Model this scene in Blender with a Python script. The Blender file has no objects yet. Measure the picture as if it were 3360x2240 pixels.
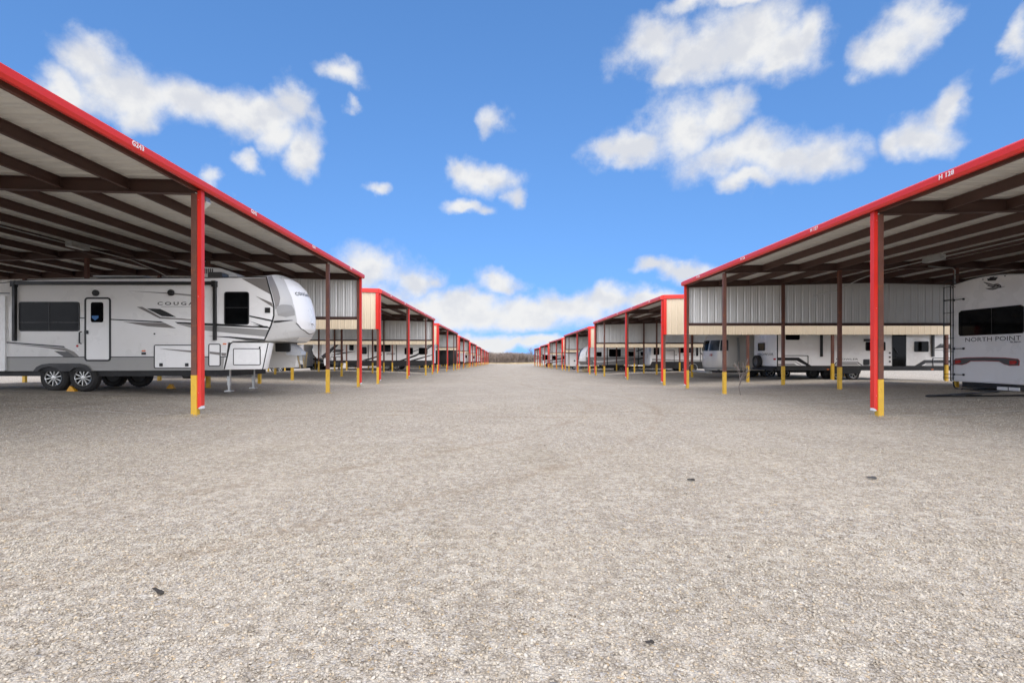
import bpy, bmesh, math, random
import numpy as np
from mathutils import Vector, Matrix
R = math.radians
rng = random.Random(7)
scene = bpy.context.scene
COL = scene.collection

# ------------------------------------------------------------------ camera
CAMZ = 1.04
cam_data = bpy.data.cameras.new('camera')
cam = bpy.data.objects.new('camera', cam_data)
COL.objects.link(cam)
cam.location = (0, 0, CAMZ)
cam.rotation_euler = (R(90), 0, 0)
cam_data.sensor_width = 36
cam_data.lens = 17.95
cam_data.shift_x = 0.0077
cam_data.shift_y = 0.0146
cam_data.clip_start = 0.05
cam_data.clip_end = 8000
scene.camera = cam

# ------------------------------------------------------------------ light, exposure
SUN_EL, SUN_AZ = 38, 178        # azimuth clockwise from +y (the lane's direction)
sd = bpy.data.lights.new('sun', 'SUN')
sd.energy = 1.5
sd.angle = R(130)
sd.color = (1.0, 0.90, 0.765)
sun = bpy.data.objects.new('sun', sd)
COL.objects.link(sun)
sdir = Vector((math.sin(R(SUN_AZ)) * math.cos(R(SUN_EL)), math.cos(R(SUN_AZ)) * math.cos(R(SUN_EL)), math.sin(R(SUN_EL))))
sun.rotation_euler = sdir.to_track_quat('Z', 'Y').to_euler()
sun.location = (0, -20, 40)
vs = scene.view_settings
vs.view_transform = 'Standard'
vs.look = 'None'
vs.exposure = 2.32
vs.gamma = 1
vs.use_curve_mapping = False
scene.cycles.use_denoising = True
scene.cycles.max_bounces = 8
scene.cycles.diffuse_bounces = 5
scene.cycles.caustics_reflective = False
scene.cycles.caustics_refractive = False


class NT:
    """small helper round a node tree"""
    def __init__(s, tree):
        s.t = tree
        s.n = tree.nodes
        s.l = tree.links

    def put(s, sock, v):
        if isinstance(v, bpy.types.NodeSocket):
            s.l.new(v, sock)
        elif v is not None:
            sock.default_value = v

    def math(s, op, a, b=None, c=None, clamp=False):
        n = s.n.new('ShaderNodeMath')
        n.operation = op
        n.use_clamp = clamp
        for i, v in enumerate((a, b, c)):
            s.put(n.inputs[i], v)
        return n.outputs[0]

    def vec(s, op, a, b=None, c=None, out=0):
        n = s.n.new('ShaderNodeVectorMath')
        n.operation = op
        for i, v in enumerate((a, b, c)):
            s.put(n.inputs[i], v)
        return n.outputs[out]

    def noise(s, vec, scale, detail=4, rough=.5, out='Fac', dist=0):
        n = s.n.new('ShaderNodeTexNoise')
        n.inputs['Scale'].default_value = scale
        n.inputs['Detail'].default_value = detail
        n.inputs['Roughness'].default_value = rough
        n.inputs['Distortion'].default_value = dist
        if vec is not None:
            s.l.new(vec, n.inputs['Vector'])
        return n.outputs[out]

    def voro(s, vec, scale, out='Distance', feature='F1'):
        n = s.n.new('ShaderNodeTexVoronoi')
        n.feature = feature
        n.inputs['Scale'].default_value = scale
        if vec is not None:
            s.l.new(vec, n.inputs['Vector'])
        return n.outputs[out]

    def ramp(s, fac, stops, mode='LINEAR'):
        n = s.n.new('ShaderNodeValToRGB')
        r = n.color_ramp
        r.interpolation = mode
        while len(r.elements) < len(stops):
            r.elements.new(.5)
        for e, (p, c) in zip(r.elements, stops):
            e.position = p
            e.color = (*c, 1) if len(c) == 3 else c
        s.put(n.inputs[0], fac)
        return n.outputs[0]

    def mix(s, fac, a, b, blend='MIX'):
        n = s.n.new('ShaderNodeMix')
        n.data_type = 'RGBA'
        n.blend_type = blend
        n.clamp_factor = True
        s.put(n.inputs[0], fac)
        for i, v in ((6, a), (7, b)):
            if isinstance(v, tuple) and len(v) == 3:
                v = (*v, 1)
            s.put(n.inputs[i], v)
        return n.outputs[2]

    def maprange(s, v, a, b, c, d, smooth=False):
        n = s.n.new('ShaderNodeMapRange')
        n.clamp = True
        if smooth:
            n.interpolation_type = 'SMOOTHSTEP'
        s.put(n.inputs['Value'], v)
        for k, x in zip(('From Min', 'From Max', 'To Min', 'To Max'), (a, b, c, d)):
            s.put(n.inputs[k], x)
        return n.outputs[0]


# ------------------------------------------------------------------ sky
world = bpy.data.worlds.new('World')
scene.world = world
world.use_nodes = True
wt = NT(world.node_tree)
wt.n.clear()
tc = wt.n.new('ShaderNodeTexCoord').outputs['Generated']
sky = wt.n.new('ShaderNodeTexSky')
sky.sky_type = 'NISHITA'
sky.sun_disc = False
sky.sun_elevation = R(SUN_EL)
sky.sun_rotation = R(SUN_AZ)
sky.altitude = 200
sky.air_density = 1.0
sky.dust_density = 0.15
sky.ozone_density = 2.2
hs = wt.n.new('ShaderNodeHueSaturation')
hs.inputs['Hue'].default_value = 0.503
hs.inputs['Saturation'].default_value = 1.2
hs.inputs['Value'].default_value = 1.10
bend = wt.vec('NORMALIZE', wt.vec('ADD', wt.vec('MULTIPLY', tc, (1, 1, .70)), (0, 0, .36)))
wt.l.new(bend, sky.inputs['Vector'])
wt.l.new(sky.outputs[0], hs.inputs['Color'])
sky_col = hs.outputs[0]

sep = wt.n.new('ShaderNodeSeparateXYZ')
wt.l.new(tc, sep.inputs[0])
dx_, dy_, dz_ = sep.outputs
az = wt.math('ARCTAN2', dx_, dy_)
el = wt.math('ARCSINE', dz_)
cmb = wt.n.new('ShaderNodeCombineXYZ')
wt.l.new(az, cmb.inputs[0])
wt.l.new(el, cmb.inputs[1])
ae = cmb.outputs[0]
n1 = wt.noise(tc, 7.0, 3, .55, 'Color')
n2 = wt.noise(tc, 26.0, 4, .6, 'Color')
off = wt.vec('ADD', wt.vec('MULTIPLY', wt.vec('SUBTRACT', n1, (.5, .5, .5)), (.14, .10, 0)),
             wt.vec('MULTIPLY', wt.vec('SUBTRACT', n2, (.5, .5, .5)), (.035, .028, 0)))
aed = wt.vec('ADD', ae, off)
# cumulus masses: azimuth, elevation, half width, half height (degrees), thinness
CLOUDS = [(-39.5, 24.4, 2.56, 1.55, 0), (-41.0, 22.0, 1.84, 1.4, 0), (-37.1, 22.8, 3.76, 2.55, 0), (-36.2, 20.8, 1.75, 1.89, 0), (-32.9, 22.9, 4.17, 1.92, 0), (-29.3, 22.7, 4.09, 1.79, 0), (-25.4, 23.1, 3.94, 1.85, 0), (-22.2, 24.4, 1.84, 1.45, 0), (-23.8, 21.6, 2.25, 1.7, 0), (-21.3, 20.4, 1.68, 2.2, 0), (-26.5, 19.2, 1.1, 0.9, 0.5), (-17.4, 27.6, 2.11, 1.09, 0.3), (-16.5, 25.2, 0.92, 0.64, 0.72), (-14.3, 17.4, 1.3, 0.83, 0.5), (-28.9, 16.4, 0.77, 0.71, 0.72), (-0.4, 24.7, 1.63, 1.14, 0.5), (-2.8, 19.6, 3.32, 1.81, 0), (-5.3, 20.0, 1.86, 1.38, 0.3), (0.4, 17.3, 1.38, 1.14, 0.5), (-4.5, 15.8, 2.24, 0.79, 0), (16.3, 29.9, 3.72, 1.94, 0), (20.7, 28.6, 4.71, 1.94, 0), (24.8, 29.2, 4.87, 2.6, 0), (28.7, 27.4, 3.72, 2.04, 0), (31.3, 28.6, 1.77, 1.77, 0), (19.8, 32.6, 2.62, 0.93, 0), (24.4, 32.4, 2.67, 0.7, 0), (18.5, 27.6, 2.28, 1.08, 0.3), (27.6, 26.3, 1.9, 0.69, 0), (13.1, 21.5, 3.57, 1.72, 0), (18.9, 23.1, 3.85, 2.58, 0), (22.4, 23.6, 2.76, 2.0, 0), (24.4, 19.4, 5.79, 2.18, 0), (28.7, 18.3, 4.55, 1.78, 0), (32.5, 18.2, 2.75, 1.72, 0), (25.6, 16.8, 3.06, 0.98, 0), (37.4, 26.1, 1.7, 1.79, 0), (38.8, 27.2, 1.54, 1.88, 0.3), (44.7, 24.4, 0.82, 2.03, 0.5), (40.0, 19.2, 2.68, 1.65, 0), (41.4, 20.6, 1.21, 1.84, 0), (37.4, 18.6, 1.46, 1.45, 0.3), (-14.3, 9.5, 4.8, 2.13, 0), (-9.6, 8.3, 1.88, 1.97, 0), (-0.6, 8.3, 2.69, 1.26, 0), (-8.1, 5.5, 3.16, 1.37, 0), (-3.3, 5.0, 5.09, 1.7, 0), (2.1, 4.5, 6.17, 1.71, 0), (7.9, 5.2, 6.07, 1.58, 0), (12.6, 5.6, 3.84, 1.25, 0), (16.3, 6.0, 3.47, 1.12, 0), (-12.4, 6.1, 3.08, 1.56, 0), (-4.8, 6.2, 4.8, 1.38, 0), (4.5, 5.7, 6.94, 1.49, 0), (11.2, 6.1, 5.17, 1.25, 0), (16.3, 9.2, 2.18, 0.8, 0), (19.8, 9.0, 3.14, 1.18, 0), (-2.3, 1.8, 3.22, 1.07, 0), (3.5, 1.4, 3.21, 0.86, 0), (-2.3, 1.6, 2.15, 0.86, 0), (0.1, 1.1, 3.23, 0.97, 0), (2.8, 0.9, 2.15, 0.75, 0), (-4.8, 0.9, 2.67, 0.75, 0), (6.4, 0.9, 2.65, 0.75, 0)]
best = None
for (a, e, ra, re, thin) in CLOUDS:
    ra, re = R(ra), R(re)
    v = wt.vec('MULTIPLY_ADD', aed, (1 / ra, 1 / re, 0), (-R(a) / ra, -R(e) / re, thin))
    q = wt.vec('DOT_PRODUCT', v, v, out=1)
    best = q if best is None else wt.math('SMOOTH_MIN', best, q, .55)
dist = wt.math('SQRT', wt.math('MAXIMUM', best, 0.0))
fray = wt.noise(tc, 18, 8, .66)
body = wt.math('SUBTRACT', wt.math('SUBTRACT', 1.32, dist), wt.math('MULTIPLY', wt.math('SUBTRACT', fray, .5), 1.35))
# the same kind of scattered cumulus in the rest of the sky
zz = wt.math('MAXIMUM', wt.math('ADD', dz_, .12), .08)
pl = wt.n.new('ShaderNodeCombineXYZ')
wt.l.new(wt.math('DIVIDE', dx_, zz), pl.inputs[0])
wt.l.new(wt.math('DIVIDE', dy_, zz), pl.inputs[1])
scat = wt.noise(pl.outputs[0], 1.1, 6, .6)
scat = wt.maprange(scat, .52, .72, -.3, 1.0)
inview = wt.math('MULTIPLY', wt.maprange(wt.math('ABSOLUTE', az), .85, 1.0, 1, 0, True),
                 wt.maprange(el, .66, .78, 1, 0, True))
dens = wt.math('ADD', wt.math('MULTIPLY', body, inview),
               wt.math('MULTIPLY', scat, wt.math('SUBTRACT', 1.0, inview)))
alpha = wt.maprange(dens, -.16, 1.0, 0, .97, True)
puff = wt.noise(tc, 12, 5, .55)
puff_up = wt.noise(wt.vec('ADD', tc, (0, -.004, .026)), 12, 5, .55)
shade = wt.maprange(wt.math('ADD', wt.math('SUBTRACT', puff, puff_up), wt.math('MULTIPLY', wt.math('SUBTRACT', .9, dens), .10)), -.12, .12, 0, 1, True)
low = wt.maprange(el, 0.0, .16, 1.0, 0.0, True)
ccol = wt.mix(shade, (2.9, 2.98, 3.18), (3.6, 3.6, 3.58))
ccol = wt.mix(wt.math('MULTIPLY', low, .8), ccol, (3.6, 3.58, 3.5))
final = wt.mix(alpha, sky_col, ccol)
bg = wt.n.new('ShaderNodeBackground')
bg.inputs['Strength'].default_value = 0.05
wt.l.new(final, bg.inputs['Color'])
wo = wt.n.new('ShaderNodeOutputWorld')
wt.l.new(bg.outputs[0], wo.inputs[0])


# ------------------------------------------------------------------ materials
def new_mat(name):
    m = bpy.data.materials.new(name)
    m.use_nodes = True
    t = NT(m.node_tree)
    b = t.n['Principled BSDF']
    return m, t, b


def paint(name, col, rough=.45, var=.12, scale=3.0, metal=0.0, dirt=None, bump=0.0, spec=.5, coat=0.0):
    """painted or coated surface with uneven tone, a little dirt and roughness variation"""
    m, t, b = new_mat(name)
    tcn = t.n.new('ShaderNodeTexCoord').outputs['Object']
    nz = t.noise(tcn, scale, 6, .62)
    fine = t.noise(tcn, scale * 14, 3, .6)
    k = t.math('ADD', t.math('MULTIPLY', nz, .75), t.math('MULTIPLY', fine, .25))
    lo = tuple(c * (1 - var) for c in col)
    hi = tuple(min(1, c * (1 + var)) for c in col)
    c = t.ramp(k, [(.25, lo), (.75, hi)])
    if dirt:
        dcol, amount = dirt
        d = t.maprange(t.noise(tcn, scale * 2.3, 7, .7), .52, .75, 0, amount, True)
        c = t.mix(d, c, dcol)
    t.l.new(c, b.inputs['Base Color'])
    t.l.new(t.maprange(nz, .2, .8, max(.03, rough - .1), min(1, rough + .12)), b.inputs['Roughness'])
    b.inputs['Metallic'].default_value = metal
    b.inputs['Specular IOR Level'].default_value = spec
    if coat:
        b.inputs['Coat Weight'].default_value = coat
        b.inputs['Coat Roughness'].default_value = .12
    if bump:
        bn = t.n.new('ShaderNodeBump')
        bn.inputs['Strength'].default_value = bump
        bn.inputs['Distance'].default_value = .004
        t.l.new(fine, bn.inputs['Height'])
        t.l.new(bn.outputs[0], b.inputs['Normal'])
    return m


M = {}
M['red'] = paint('red_trim_paint', (.66, .026, .016), .38, .10, 1.6, dirt=((.42, .05, .035), .3))
M['red_same'] = M['red']  # second key for the same red trim paint, no darker tone
M['primer'] = paint('brown_red_primer_steel', (.125, .05, .034), .6, .3, 2.5, dirt=((.26, .085, .03), .7), bump=.25)
M['primer_dark'] = paint('dark_brown_primer_steel', (.078, .040, .031), .62, .28, 2.2, dirt=((.10, .06, .045), .5), bump=.2)
M['yellow'] = paint('yellow_post_paint', (.66, .40, .035), .5, .12, 4, dirt=((.30, .17, .04), .55), bump=.2)
M['deck'] = paint('galvalume_deck', (.80, .79, .74), .36, .07, .9, metal=.12, dirt=((.36, .35, .32), .35))
M['wall_in'] = paint('grey_white_wall_sheet_inside', (.70, .70, .67), .38, .06, 1.2, metal=.06, dirt=((.37, .36, .33), .3))
M['tan'] = paint('tan_wall_sheet', (.66, .56, .40), .45, .05, 1.0, dirt=((.45, .38, .27), .25))
M['white_text'] = paint('white_sticker', (.78, .74, .72), .5, .08, 8)
M['galv'] = paint('galvanised_steel', (.42, .43, .42), .4, .18, 6, metal=.6)
M['inside_pale'] = paint('bare_sheet_inside', (.6, .62, .64), .4, .1, 5)
M['lens'] = paint('frosted_lens', (.72, .72, .62), .25, .06, 6)


# ------------------------------------------------------------------ mesh helpers
class MB:
    def __init__(s):
        s.v, s.f, s.m = [], [], []

    def add(s, verts, faces, mi=0):
        o = len(s.v)
        s.v += [tuple(p) for p in verts]
        s.f += [tuple(i + o for i in f) for f in faces]
        s.m += [mi] * len(faces)

    def box(s, x0, x1, y0, y1, z0, z1, mi=0):
        x0, x1 = min(x0, x1), max(x0, x1)
        y0, y1 = min(y0, y1), max(y0, y1)
        z0, z1 = min(z0, z1), max(z0, z1)
        s.add([(x0, y0, z0), (x1, y0, z0), (x1, y1, z0), (x0, y1, z0), (x0, y0, z1), (x1, y0, z1), (x1, y1, z1), (x0, y1, z1)],
              [(0, 3, 2, 1), (4, 5, 6, 7), (0, 1, 5, 4), (1, 2, 6, 5), (2, 3, 7, 6), (3, 0, 4, 7)], mi)

    def prism(s, poly, axis, a, b, mi=0):
        """extrude a polygon of (u,w) along an axis: 'y' takes (x,z), 'x' takes (y,z), 'z' takes (x,y)"""
        def p(u, w, d):
            return (u, d, w) if axis == 'y' else ((d, u, w) if axis == 'x' else (u, w, d))
        n = len(poly)
        vs_ = [p(u, w, a) for u, w in poly] + [p(u, w, b) for u, w in poly]
        fs = [tuple(range(n))[::-1], tuple(range(n, 2 * n))]
        fs += [(i, (i + 1) % n, n + (i + 1) % n, n + i) for i in range(n)]
        s.add(vs_, fs, mi)

    def tube(s, pts, r, n=8, mi=0, cap=True):
        pts = [Vector(p) for p in pts]
        rs = r if isinstance(r, (list, tuple)) else [r] * len(pts)
        rings = []
        up = Vector((0, 0, 1))
        for i, p in enumerate(pts):
            t = (pts[min(i + 1, len(pts) - 1)] - pts[max(i - 1, 0)]).normalized()
            ref = up if abs(t.dot(up)) < .95 else Vector((1, 0, 0))
            a = t.cross(ref).normalized()
            b = t.cross(a)
            rings.append([p + (a * math.cos(2 * math.pi * k / n) + b * math.sin(2 * math.pi * k / n)) * rs[i] for k in range(n)])
        vs_ = [q for rg in rings for q in rg]
        fs = [(i * n + k, i * n + (k + 1) % n, (i + 1) * n + (k + 1) % n, (i + 1) * n + k)
              for i in range(len(pts) - 1) for k in range(n)]
        if cap:
            fs += [tuple(range(n))[::-1], tuple((len(pts) - 1) * n + k for k in range(n))]
        s.add(vs_, fs, mi)

    def lathe(s, prof, axis='y', n=24, c=(0, 0, 0), mi=0):
        """revolve (r, d) pairs round an axis through c"""
        vs_, m = [], len(prof)
        for k in range(n):
            a = 2 * math.pi * k / n
            for r, d in prof:
                if axis == 'y':
                    vs_.append((c[0] + r * math.cos(a), c[1] + d, c[2] + r * math.sin(a)))
                elif axis == 'x':
                    vs_.append((c[0] + d, c[1] + r * math.cos(a), c[2] + r * math.sin(a)))
                else:
                    vs_.append((c[0] + r * math.cos(a), c[1] + r * math.sin(a), c[2] + d))
        fs = [(k * m + i, ((k + 1) % n) * m + i, ((k + 1) % n) * m + i + 1, k * m + i + 1) for k in range(n) for i in range(m - 1)]
        s.add(vs_, fs, mi)

    def mesh(s, name, mats, smooth=False, fix=True):
        me = bpy.data.meshes.new(name)
        me.from_pydata(s.v, [], s.f)
        for m in (mats if isinstance(mats, (list, tuple)) else [mats]):
            me.materials.append(m)
        me.polygons.foreach_set('material_index', s.m)
        if fix:
            bm = bmesh.new()
            bm.from_mesh(me)
            bmesh.ops.recalc_face_normals(bm, faces=bm.faces)
            bm.to_mesh(me)
            bm.free()
        if smooth:
            me.polygons.foreach_set('use_smooth', [True] * len(me.polygons))
            try:
                me.set_sharp_from_angle(angle=R(38))
            except Exception:
                pass
        me.update()
        return me


def obj(name, me, parent=None, loc=(0, 0, 0), rot=(0, 0, 0)):
    o = bpy.data.objects.new(name, me)
    COL.objects.link(o)
    o.location = loc
    o.rotation_euler = rot
    if parent:
        o.parent = parent
    return o


def thing(name, label, cat, loc=(0, 0, 0), rz=0, group=None):
    o = bpy.data.objects.new(name, None)
    COL.objects.link(o)
    o.location = loc
    o.rotation_euler = (0, 0, rz)
    o.empty_display_size = .2
    tag(o, label, cat, group)
    return o


def tag(o, label, cat, group=None):
    o['label'] = label
    o['category'] = cat
    if group:
        o['group'] = group
    return o


def text_mesh(body, size, depth=.002, spacing=1.0, xs=1.0, mat=None, align='CENTER', bold=0.0, shear=0.0):
    cu = bpy.data.curves.new('lettering', 'FONT')
    cu.body = body
    cu.size = size
    cu.extrude = depth
    cu.space_character = spacing
    cu.align_x = align
    cu.align_y = 'CENTER'
    cu.offset = bold
    cu.shear = shear
    cu.resolution_u = 3
    o = bpy.data.objects.new('lettering', cu)
    COL.objects.link(o)
    bpy.context.view_layer.update()
    me = bpy.data.meshes.new_from_object(o.evaluated_get(bpy.context.evaluated_depsgraph_get()))
    bpy.data.objects.remove(o)
    bpy.data.curves.remove(cu)
    if xs != 1.0:
        me.transform(Matrix.Diagonal((xs, 1, 1, 1)))
    me.materials.clear()
    me.materials.append(mat or M['white_text'])
    return me


# ------------------------------------------------------------------ ground
XL, XR = -5.89, 7.65            # lines of the lane columns


def lerp_tab(t, tab):
    if t <= tab[0][0]:
        return tab[0][1]
    for (a, va), (b, vb) in zip(tab, tab[1:]):
        if t <= b:
            return va + (vb - va) * (t - a) / (b - a)
    return tab[-1][1]


RISE = [(0, 0), (1.0, .03), (4, .165), (8, .27), (13.5, .2), (16, .08), (22, -.05)]


def ground(x, y):
    z = -.0100 * min(max(y, -12), 240)
    z -= .0075 * (min(max(x, XL), XR) - XL)
    t = XL - x if x < XL else (x - XR if x > XR else 0)
    return z + lerp_tab(t, RISE)


def gravel_mat(name, stones=False):
    m, t, b = new_mat(name)
    geo = t.n.new('ShaderNodeNewGeometry')
    pos = geo.outputs['Position']
    pal = [(0.0, (.15, .12, .09)), (.10, (.27, .23, .18)), (.28, (.38, .332, .266)), (.5, (.46, .41, .338)),
           (.68, (.52, .47, .395)), (.80, (.43, .415, .395)), (.89, (.62, .575, .495)), (.95, (.56, .40, .21)), (1.0, (.74, .69, .60))]
    if stones:
        at = t.n.new('ShaderNodeAttribute')
        at.attribute_name = 'tint'
        c = t.ramp(at.outputs['Fac'], pal)
        c = t.mix(.45, c, t.ramp(t.noise(pos, 160, 4, .65), [(.3, (.27, .235, .175)), (.7, (.60, .55, .45))]))
    else:
        v1 = t.n.new('ShaderNodeTexVoronoi')
        v1.inputs['Scale'].default_value = 95
        t.l.new(t.vec('ADD', pos, t.vec('MULTIPLY', t.noise(pos, 40, 2, .5, 'Color'), (.02, .02, .02))), v1.inputs['Vector'])
        v2 = t.n.new('ShaderNodeTexVoronoi')
        v2.inputs['Scale'].default_value = 24
        t.l.new(pos, v2.inputs['Vector'])
        h1 = t.n.new('ShaderNodeSeparateColor')
        t.l.new(v1.outputs['Color'], h1.inputs[0])
        h2 = t.n.new('ShaderNodeSeparateColor')
        t.l.new(v2.outputs['Color'], h2.inputs[0])
        c1 = t.ramp(h1.outputs[0], pal)
        c2 = t.ramp(h2.outputs[1], pal)
        big = t.math('MULTIPLY', t.maprange(h2.outputs[0], .80, .84, 0, 1), t.maprange(v2.outputs['Distance'], .30, .42, 1, 0))
        c = t.mix(big, c1, c2)
        gap_shade = t.maprange(v1.outputs['Distance'], .25, .85, 0, .55, True)  # shade between the stones, painted into the base colour
        c = t.mix(t.math('MULTIPLY', gap_shade, t.math('SUBTRACT', 1.0, big)), c, (.15, .125, .095))
    # worn, dusty and damp patches, and stripes left by tyres
    dust = t.maprange(t.noise(pos, .55, 6, .6), .45, .72, 0, .55, True)
    c = t.mix(dust, c, (.47, .415, .335), 'MIX')
    sx = t.vec('MULTIPLY', pos, (.9, .10, 1))
    warp = t.vec('ADD', sx, t.vec('MULTIPLY', t.noise(pos, .13, 2, .5, 'Color'), (1.6, .5, 0)))
    trk = t.noise(warp, 1.7, 5, .6)
    c = t.mix(t.maprange(trk, .50, .70, 0, .36, True), c, (.31, .265, .20))
    flat = t.vec('MULTIPLY', pos, (1, 1, 0))
    rough_edge = t.noise(pos, 2.2, 5, .65)
    ruts = None
    for cx, cy, rad in ((-11.7, 14.8, 14.0), (-11.7, 14.8, 15.5), (15.5, 25, 13.2), (15.5, 25, 14.7), (-14, 36, 13.0), (-14, 36, 14.5), (0.8, 700, 690), (-2.6, 900, 889), (26, 40, 25.2), (26, 40, 27.0), (-24, 55, 23.2), (-24, 55, 25),
                        (16, 48, 14.2), (16, 48, 15.7), (-15, 70, 15), (-15, 70, 16.5)):
        dd = t.math('ABSOLUTE', t.math('SUBTRACT', t.vec('DISTANCE', flat, (cx, cy, 0), out=1), rad))
        ruts = dd if ruts is None else t.math('MINIMUM', ruts, dd)
    rutm = t.math('MULTIPLY', t.maprange(ruts, .02, .16, 1, 0, True), t.maprange(rough_edge, .36, .60, 0, .42, True))
    c = t.mix(rutm, c, (.27, .205, .135))
    spots = t.noise(pos, 3.1, 6, .7)
    c = t.mix(t.maprange(spots, .60, .80, 0, .38, True), c, (.26, .21, .145))
    coarse = t.math('ADD', t.math('MULTIPLY', t.noise(pos, 15, 4, .8), .85), t.math('MULTIPLY', t.noise(pos, 2.6, 3, .7), .15))
    c = t.mix(t.maprange(coarse, .38, .5, .42 if stones else .30, 0, True), c, (.20, .17, .13))
    c = t.mix(t.maprange(coarse, .48 if not stones else .5, .62, 0, .35 if stones else .48, True), c, (.64, .60, .51))
    t.l.new(c, b.inputs['Base Color'])
    b.inputs['Roughness'].default_value = .92
    b.inputs['Specular IOR Level'].default_value = .25
    if not stones:
        bn = t.n.new('ShaderNodeBump')
        bn.inputs['Strength'].default_value = .85
        bn.inputs['Distance'].default_value = .012
        hh = t.math('ADD', t.math('MULTIPLY', t.math('SUBTRACT', 1.0, v1.outputs['Distance']), .7), t.math('MULTIPLY', big, .6))
        hh = t.math('ADD', hh, t.math('MULTIPLY', t.noise(pos, 4, 4, .6), 1.5))
        t.l.new(hh, bn.inputs['Height'])
        t.l.new(bn.outputs[0], b.inputs['Normal'])
    return m


M['gravel'] = gravel_mat('gravel_ground')
M['stones'] = gravel_mat('gravel_stones', True)


def relief(x, y):
    """centimetre unevenness of the driven gravel"""
    if y > 40 or abs(x) > 30:
        return 0
    return (.012 * math.sin(1.3 * x + .35 * y + 1.5 * math.sin(.21 * y)) + .009 * math.sin(.8 * y - .6 * x)
            + .006 * math.sin(3.1 * x - 1.1 * y) + .005 * math.sin(2.3 * y + 1.7 * x + 1))


def axis_pts(segs):
    out = []
    for a, b, st in segs:
        n = max(1, int(round((b - a) / st)))
        out += [a + (b - a) * i / n for i in range(n)]
    return out + [segs[-1][1]]


xs_ = axis_pts([(-4000, -400, 900), (-400, -60, 60), (-60, -26, 6), (-26, -8, .6), (-8, 9.5, .25), (9.5, 30, .6), (30, 60, 6), (60, 400, 60), (400, 4000, 900)])
ys_ = axis_pts([(-400, -30, 60), (-30, 0, 3), (0, 24, .25), (24, 60, .9), (60, 250, 5), (250, 600, 50), (600, 6000, 900)])
vv = [(x, y, ground(x, y) + relief(x, y)) for y in ys_ for x in xs_]
nx = len(xs_)
ff = [(j * nx + i, j * nx + i + 1, (j + 1) * nx + i + 1, (j + 1) * nx + i) for j in range(len(ys_) - 1) for i in range(nx - 1)]
me = bpy.data.meshes.new('ground')
me.from_pydata(vv, [], ff)
me.materials.append(M['gravel'])
me.polygons.foreach_set('use_smooth', [True] * len(me.polygons))
gr = obj('ground', me)
gr['kind'] = 'structure'


def scatter_stones(name, n, y0, y1, smin, smax, seed, shape, xwin=1.06):
    """loose stones bedded in the gravel, one mesh"""
    r = np.random.default_rng(seed)
    y = np.sqrt(r.uniform(y0 * y0, y1 * y1, n))
    x = y * r.uniform(-xwin, xwin, n)
    s = smin * (smax / smin) ** (r.uniform(0, 1, n) ** 3.0)
    base, faces = shape
    k = len(base)
    v = np.repeat(base[None], n, 0) * (1 + r.uniform(-.28, .28, (n, k, 1)))
    v *= (s[:, None] * np.stack([r.uniform(.75, 1.3, n), r.uniform(.75, 1.3, n), r.uniform(.45, .8, n)], 1))[:, None, :]
    tx, ty, a = r.normal(0, .25, n), r.normal(0, .25, n), r.uniform(0, 6.283, n)
    v[:, :, 2] += v[:, :, 0] * tx[:, None] + v[:, :, 1] * ty[:, None]
    ca, sa = np.cos(a)[:, None], np.sin(a)[:, None]
    vx = v[:, :, 0] * ca - v[:, :, 1] * sa
    vy = v[:, :, 0] * sa + v[:, :, 1] * ca
    gz = np.array([ground(p, q) + relief(p, q) for p, q in zip(x, y)])
    v = np.stack([vx + x[:, None], vy + y[:, None], v[:, :, 2] + (gz + s * r.uniform(.0, .32, n))[:, None]], 2)
    f = (faces[None] + (np.arange(n) * k)[:, None, None]).reshape(-1, 3)
    me = bpy.data.meshes.new(name)
    me.vertices.add(n * k)
    me.vertices.foreach_set('co', v.reshape(-1).astype(np.float32))
    me.loops.add(len(f) * 3)
    me.loops.foreach_set('vertex_index', f.reshape(-1).astype(np.int32))
    me.polygons.add(len(f))
    me.polygons.foreach_set('loop_start', np.arange(0, len(f) * 3, 3, dtype=np.int32))
    me.update(calc_edges=True)
    at = me.attributes.new('tint', 'FLOAT', 'POINT')
    at.data.foreach_set('value', np.repeat(r.uniform(0, 1, n), k).astype(np.float32))
    me.materials.append(M['stones'])
    return me


t_ = (1 + 5 ** .5) / 2
ICO = np.array([(-1, t_, 0), (1, t_, 0), (-1, -t_, 0), (1, -t_, 0), (0, -1, t_), (0, 1, t_), (0, -1, -t_), (0, 1, -t_),
                (t_, 0, -1), (t_, 0, 1), (-t_, 0, -1), (-t_, 0, 1)]) / 1.9 / 2
ICOF = np.array([(0, 11, 5), (0, 5, 1), (0, 1, 7), (0, 7, 10), (0, 10, 11), (1, 5, 9), (5, 11, 4), (11, 10, 2), (10, 7, 6), (7, 1, 8),
                 (3, 9, 4), (3, 4, 2), (3, 2, 6), (3, 6, 8), (3, 8, 9), (4, 9, 5), (2, 4, 11), (6, 2, 10), (8, 6, 7), (9, 8, 1)])
OCT = np.array([(1, 0, 0), (-1, 0, 0), (0, 1, 0), (0, -1, 0), (0, 0, 1), (0, 0, -1)]) / 2
OCTF = np.array([(0, 2, 4), (2, 1, 4), (1, 3, 4), (3, 0, 4), (2, 0, 5), (1, 2, 5), (3, 1, 5), (0, 3, 5)])
for nm, a in (('fine', (58000, 1.4, 3.2, .005, .017, 1, (ICO, ICOF))), ('mid', (90000, 3.05, 6.5, .006, .021, 2, (OCT, OCTF))),
              ('far', (50000, 6.2, 13.0, .009, .030, 3, (OCT, OCTF)))):
    o = obj('loose_gravel', scatter_stones('loose_gravel', *a))
    o['kind'] = 'stuff'
    o['label'] = 'loose crushed limestone gravel covering the ' + {'fine': 'nearest ground', 'mid': 'middle foreground', 'far': 'ground between the first posts'}[nm]
    o['category'] = 'gravel'

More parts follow.
